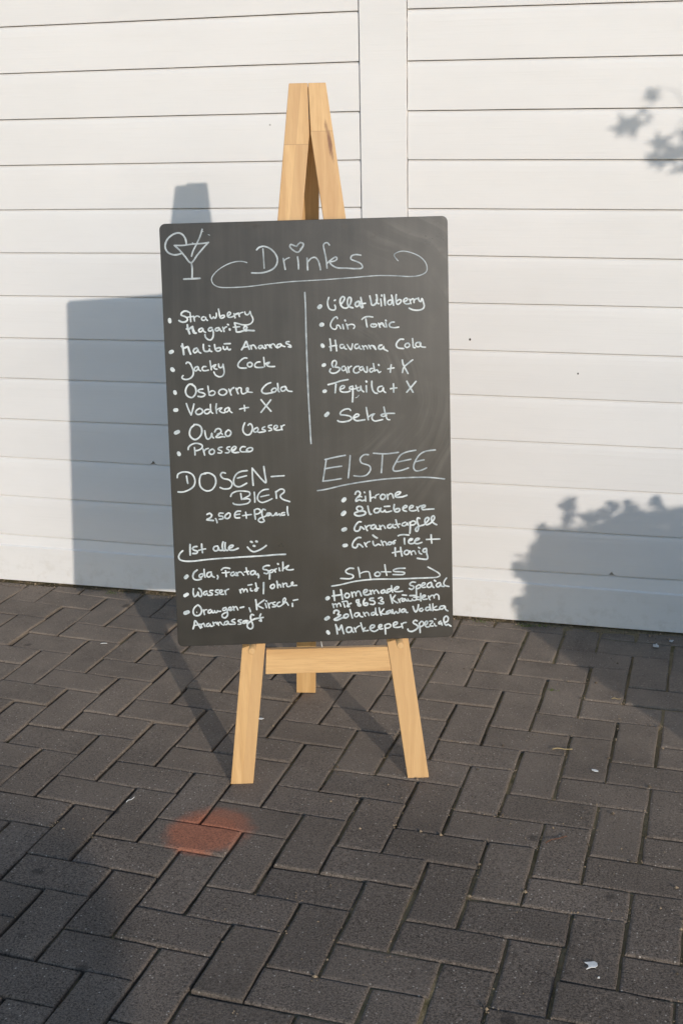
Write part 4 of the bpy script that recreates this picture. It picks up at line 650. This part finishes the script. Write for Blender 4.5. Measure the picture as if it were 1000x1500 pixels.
shrub = empty('broad_shrub', base, label='broad rounded garden shrub facing the wall on the sunny side of the paving', category='shrub')
m = leaf_mesh('foliage', pts, .019, rs); m.transform(Matrix.Translation(-base)); link('foliage', m, M_leaf, shrub)
for k in range(9):
    a = rs.uniform(0, 6.28); q = Vector((math.cos(a)*.55, math.sin(a)*.3, rs.uniform(.5, .8)))
    P = [Vector((math.cos(a)*.1, math.sin(a)*.1, 0)).lerp(q, f)+Vector((0, 0, .12*math.sin(f*3))) for f in [i/6 for i in range(7)]]
    tube('stem', P, [.016*(1-.7*i/6) for i in range(7)], M_bark, shrub)
# young maple whose outermost twig reaches into the sun's path
T0 = 19
mb = onray(9.5, 0, T0); mb.z = 0
maple = empty('young_maple', mb, label='young maple tree with lobed leaves beside the broad shrub', category='tree')
P = [mb + Vector((.05*math.sin(i), 0, 2.3*i/8)) - mb for i in range(9)]
tube('trunk', P, [.05*(1-.8*i/8) for i in range(9)], M_bark, maple, 8)
def limb(a, b, r0):
    pts = [a.lerp(b, i/6)+Vector((0, 0, .10*math.sin(math.pi*i/6))) for i in range(7)]
    tube('branch', pts, [r0*(1-.85*i/6) for i in range(7)], M_bark, maple)
def palm(p, size, roll, nrm, rs):
    """five-lobed leaf facing nrm"""
    x = nrm.orthogonal().normalized(); x.rotate(Matrix.Rotation(roll, 3, nrm)); y = nrm.cross(x); out = []
    for k, (an, r) in enumerate(((-150, .18), (-118, .60), (-85, .30), (-58, .90), (-30, .40), (0, 1.05), (30, .40), (58, .90), (85, .30), (118, .60), (150, .18))):
        a = math.radians(an); out.append(p + (x*math.cos(a)+y*math.sin(a))*size*r*rs.uniform(.9, 1.1))
    return [p - x*size*.12] + out
tips = []
LV = [(-.93, 14.45, .026, 200), (-.98, 14.62, .018, 120), (-1.10, 14.2, .016, 240), (-1.38, 13.95, .036, 225), (-1.50, 13.72, .036, 250), (-1.25, 13.72, .026, 300), (-.98, 13.98, .014, 340),
      (-.72, 13.32, .034, 175), (-.38, 13.12, .036, 200), (-.12, 13.16, .034, 340), (-.70, 12.88, .028, 230), (-.86, 12.98, .022, 200), (-.08, 13.55, .030, 160), (.25, 13.3, .05, 30), (.3, 12.8, .05, 270)]
vs, fs = [], []
for a, b, s, r in LV:
    p = onray(a, b, T0+rs.uniform(-.6, .6)) - mb; nrm = (S + Vector((rs.uniform(-.3, .3), rs.uniform(-.3, .3), rs.uniform(-.2, .3)))).normalized()
    q = palm(p, s*1.3, math.radians(r), nrm, rs); n = len(vs); vs += q
    for k in range(1, len(q)-1): fs.append((n, n+k, n+k+1))
for _ in range(900):
    p = P[8]+Vector((rs.gauss(0.25, .35), rs.gauss(0, .35), rs.gauss(-.25, .35)))
    w_ = p+mb; t = (WALL_Y*K-w_.y)/SUN.y; sh = w_+SUN*t
    if sh.x < .12 or sh.z < .95: continue
    q = palm(p, .05, rs.uniform(0, 6.28), Vector((rs.gauss(0, 1), rs.gauss(0, 1), rs.gauss(0, 1.5))).normalized(), rs); n = len(vs); vs += q
    for k in range(1, len(q)-1): fs.append((n, n+k, n+k+1))
link('foliage', mesh('foliage', vs, fs), M_leaf, maple)
limb(P[5], onray(.35, 13.1, T0)-mb, .010); limb(onray(.35, 13.1, T0)-mb, onray(-.5, 12.8, T0)-mb, .003)
for k in range(6):
    a = k*1.05; limb(P[4+k % 4], P[4+k % 4]+Vector((abs(math.cos(a))*.5, math.sin(a)*.5, .45)), .014)
limb(onray(.35, 13.1, T0)-mb, onray(-1.0, 14.2, T0)-mb, .0022)
# clipped shrub farther back: its shadow lies over the near left paving
c0 = Vector((-1.21, 1.53, 0)) + S*(6.2)
ball = empty('clipped_shrub', (c0.x, c0.y, 0), label='rounded clipped shrub standing by itself farther back on the paving', category='shrub')
pts = []
while len(pts) < 5200:
    v = Vector((rs.uniform(-1, 1), rs.uniform(-1, 1), rs.uniform(-1, 1)))
    if v.length > 1 or v.length < .3: continue
    q = Vector((v.x*.40, v.y*.40, v.z*.14))
    lump = 1+.28*noise.noise(v*1.6)
    q *= lump; pts.append(q+Vector((0, 0, c0.z)))
for _ in range(2500):
    a = rs.uniform(0, 6.28); r = .40*math.sqrt(rs.random()); pts.append(Vector((math.cos(a)*r-.05, math.sin(a)*r, c0.z-rs.uniform(.0, 1.0))))
for _ in range(160):
    pts.append(Vector((-.36+rs.gauss(0, .10), .0+rs.gauss(0, .1), c0.z+.16+rs.gauss(0, .05))))
link('foliage', leaf_mesh('foliage', pts, .035, rs), M_leaf, ball)
tube('stem', [Vector((.02*math.sin(i), 0, i*.15)) for i in range(9)], [.03*(1-.05*i) for i in range(9)], M_bark, ball, 8)

# ---------------------------------------------------------------- litter on the paving
M_paper = mat_flat('paper_white', (.72, .72, .70), .7); M_straw = mat_flat('straw', (.45, .34, .17)); M_twig = mat_flat('twig_brown', (.14, .065, .04)); M_drop = mat_flat('dropping_grey', (.52, .52, .50), .9); M_clod = mat_flat('soil_clod', (.10, .075, .05)); M_sand = mat_flat('sand_crumb', (.27, .20, .13))
def scrap(name, loc, outline, rot, mat, label, cat, th=.0012, curl=.003):
    n = len(outline); vs = []
    for z in (0, th):
        for x, y in outline: vs.append((x, y, z+curl*((x/.02)**2+(y/.02)**2)*.25))
    fs = [tuple(range(n))[::-1], tuple(range(n, 2*n))]+[(i, (i+1) % n, n+(i+1) % n, n+i) for i in range(n)]
    o = link(name, mesh(name, vs, fs), mat, None, Matrix.Translation((loc[0]*K, loc[1]*K, .0035)) @ Matrix.Rotation(rot, 4, 'Z'), label=label, category=cat); return o
scrap('torn_paper', (-.74, 18.95), [(-.0125, .006), (-.004, .008), (.004, .0105), (.0095, .007), (.010, .0), (.006, -.005), (-.001, -.006), (-.010, -.013), (-.0055, -.005), (-.0065, .001)], .1, M_paper, 'torn white paper scrap with a pointed tail on the paver at the lower right', 'paper scrap')
scrap('paper_speck', (-.60, 18.65), [(-.002, -.002), (.002, -.0015), (.0015, .002), (-.0015, .0015)], 0, M_paper, 'tiny white speck just below the torn paper scrap', 'paper scrap')
scrap('flat_chip', (-1.15, 25.81), [(-.008, .003), (-.001, .0045), (.007, .003), (.0085, -.002), (.002, -.004), (-.006, -.0015)], -.2, M_paper, 'small flat white chip on a paver right of the easel, below the straw', 'chip')
scrap('white_flake', (-9.33, 26.6), [(-.009, .002), (.002, .004), (.009, .001), (.004, -.003), (-.006, -.002)], .2, M_paper, 'white flake on the paving beside the left front easel leg', 'flake')
scrap('white_flake', (-15.12, 30.05), [(-.010, .001), (-.003, .004), (.006, .003), (.009, .0), (.0, .001)], .3, M_paper, 'curved white flake on the paving near the left edge, below the wall', 'flake')
for (x, y, s, lb) in ((.02, 33.15, 1.0, 'splattered grey bird dropping on the shaded pavers under the right end of the wall'), (.42, 33.55, .7, 'small grey bird dropping tight against the wall at the far right')):
    rs2 = random.Random(int(x*100)); out = [(.014*s*rs2.uniform(.5, 1.2)*math.cos(k*.57), .010*s*rs2.uniform(.5, 1.2)*math.sin(k*.57)) for k in range(11)]
    scrap('bird_dropping', (x, y), out, rs2.uniform(0, 3), M_drop, lb, 'bird dropping', .0008, 0)
def twig(name, a, b, r, mat, label, cat, bend=.004):
    A, B = Vector((a[0]*K, a[1]*K, .004)), Vector((b[0]*K, b[1]*K, .005)); m_ = (A+B)/2; s = Vector((-(B-A).y, (B-A).x, 0)).normalized()
    pts = [A.lerp(B, f)+s*bend*math.sin(f*3.14)+Vector((0, 0, .0015*math.sin(f*7))) - m_ for f in [i/8 for i in range(9)]]
    o = tube(name, pts, r, mat, None); o.location = m_; o['label'] = label; o['category'] = cat
twig('straw', (-2.18, 26.60), (-1.72, 26.67), .0011, M_straw, 'pale straw lying across a paver joint right of the easel', 'straw')
twig('straw', (-.98, 29.55), (-.76, 29.56), .0008, M_straw, 'short dry straw in the shadow edge near the right wall end', 'straw')
twig('twig', (-1.92, 22.62), (-1.52, 22.95), .0010, M_twig, 'thin reddish brown twig on a paver right of the easel', 'twig')
twig('thread', (-10.96, 22.2), (-10.86, 22.42), .0007, M_paper, 'thin white thread on the paving left of the orange mark', 'thread', .001)
for o in SC.objects:
    b = o.name.split('.')[0]
    if b in ('white_flake', 'bird_dropping', 'straw'): o['group'] = {'white_flake': 'white flakes on the paving', 'bird_dropping': 'bird droppings by the wall', 'straw': 'straws on the paving'}[b]
# crumbs of soil and sand along the foot of the wall and in the joints
vs, fs = [], []; vs2, fs2 = [], []
rs = random.Random(21)
for k in range(8500):
    if k < 3000: x, y = rs.uniform(-24, 4), WALL_Y-abs(rs.gauss(0, .22))-.02
    else:
        gi, gj = rs.randint(-10, 14), rs.randint(-14, 6); f = rs.uniform(0, 1); x, y = gw(gi+(0 if rs.random() < .6 else f)+rs.gauss(0, .04), gj+(f if rs.random() < .6 else 0)+rs.gauss(0, .04))
        if y > WALL_Y-.05 or noise.noise(Vector((x*.4, y*.4, 7)))+.05*(x+7) < .1: continue
    r = rs.uniform(.004, .022) if rs.random() < .95 else rs.uniform(.02, .05); V_, F_2 = (vs, fs) if rs.random() < .35 else (vs2, fs2)
    n = len(V_); c = Vector((x*K, y*K, r*K*.5)); s = [r*K*rs.uniform(.6, 1.3) for _ in range(6)]
    V_ += [c+Vector((s[0], 0, 0)), c+Vector((0, s[1], 0)), c-Vector((s[2], 0, 0)), c-Vector((0, s[3], 0)), c+Vector((0, 0, s[4]*.8)), c-Vector((0, 0, s[5]*.5))]
    F_2 += [(n, n+1, n+4), (n+1, n+2, n+4), (n+2, n+3, n+4), (n+3, n, n+4), (n+1, n, n+5), (n+2, n+1, n+5), (n+3, n+2, n+5), (n, n+3, n+5)]
link('soil_crumbs', mesh('soil_crumbs', vs, fs), M_clod, kind='stuff'); link('sand_crumbs', mesh('sand_crumbs', vs2, fs2), M_sand, kind='stuff')
# moss tufts
vs, fs = [], []
for (x, y, n, s) in ((-3.64, 33.86, 70, .16), (-3.2, 33.95, 30, .1), (-5.0, 33.9, 25, .12), (-16.6, 33.8, 30, .15), (-2.45, 29.8, 16, .08)):
    for _ in range(n):
        a = rs.uniform(0, 6.28); b = Vector(((x+rs.gauss(0, s))*K, (y+rs.gauss(0, s*.35))*K, 0)); h = rs.uniform(.002, .008); d = Vector((math.cos(a), math.sin(a), 0))*.0011
        q = len(vs); vs += [b-d, b+d, b+Vector((rs.gauss(0, .003), rs.gauss(0, .003), h))]; fs.append((q, q+1, q+2))
link('moss', mesh('moss', vs, fs), mat_flat('moss_green', (.10, .14, .03)), kind='stuff')
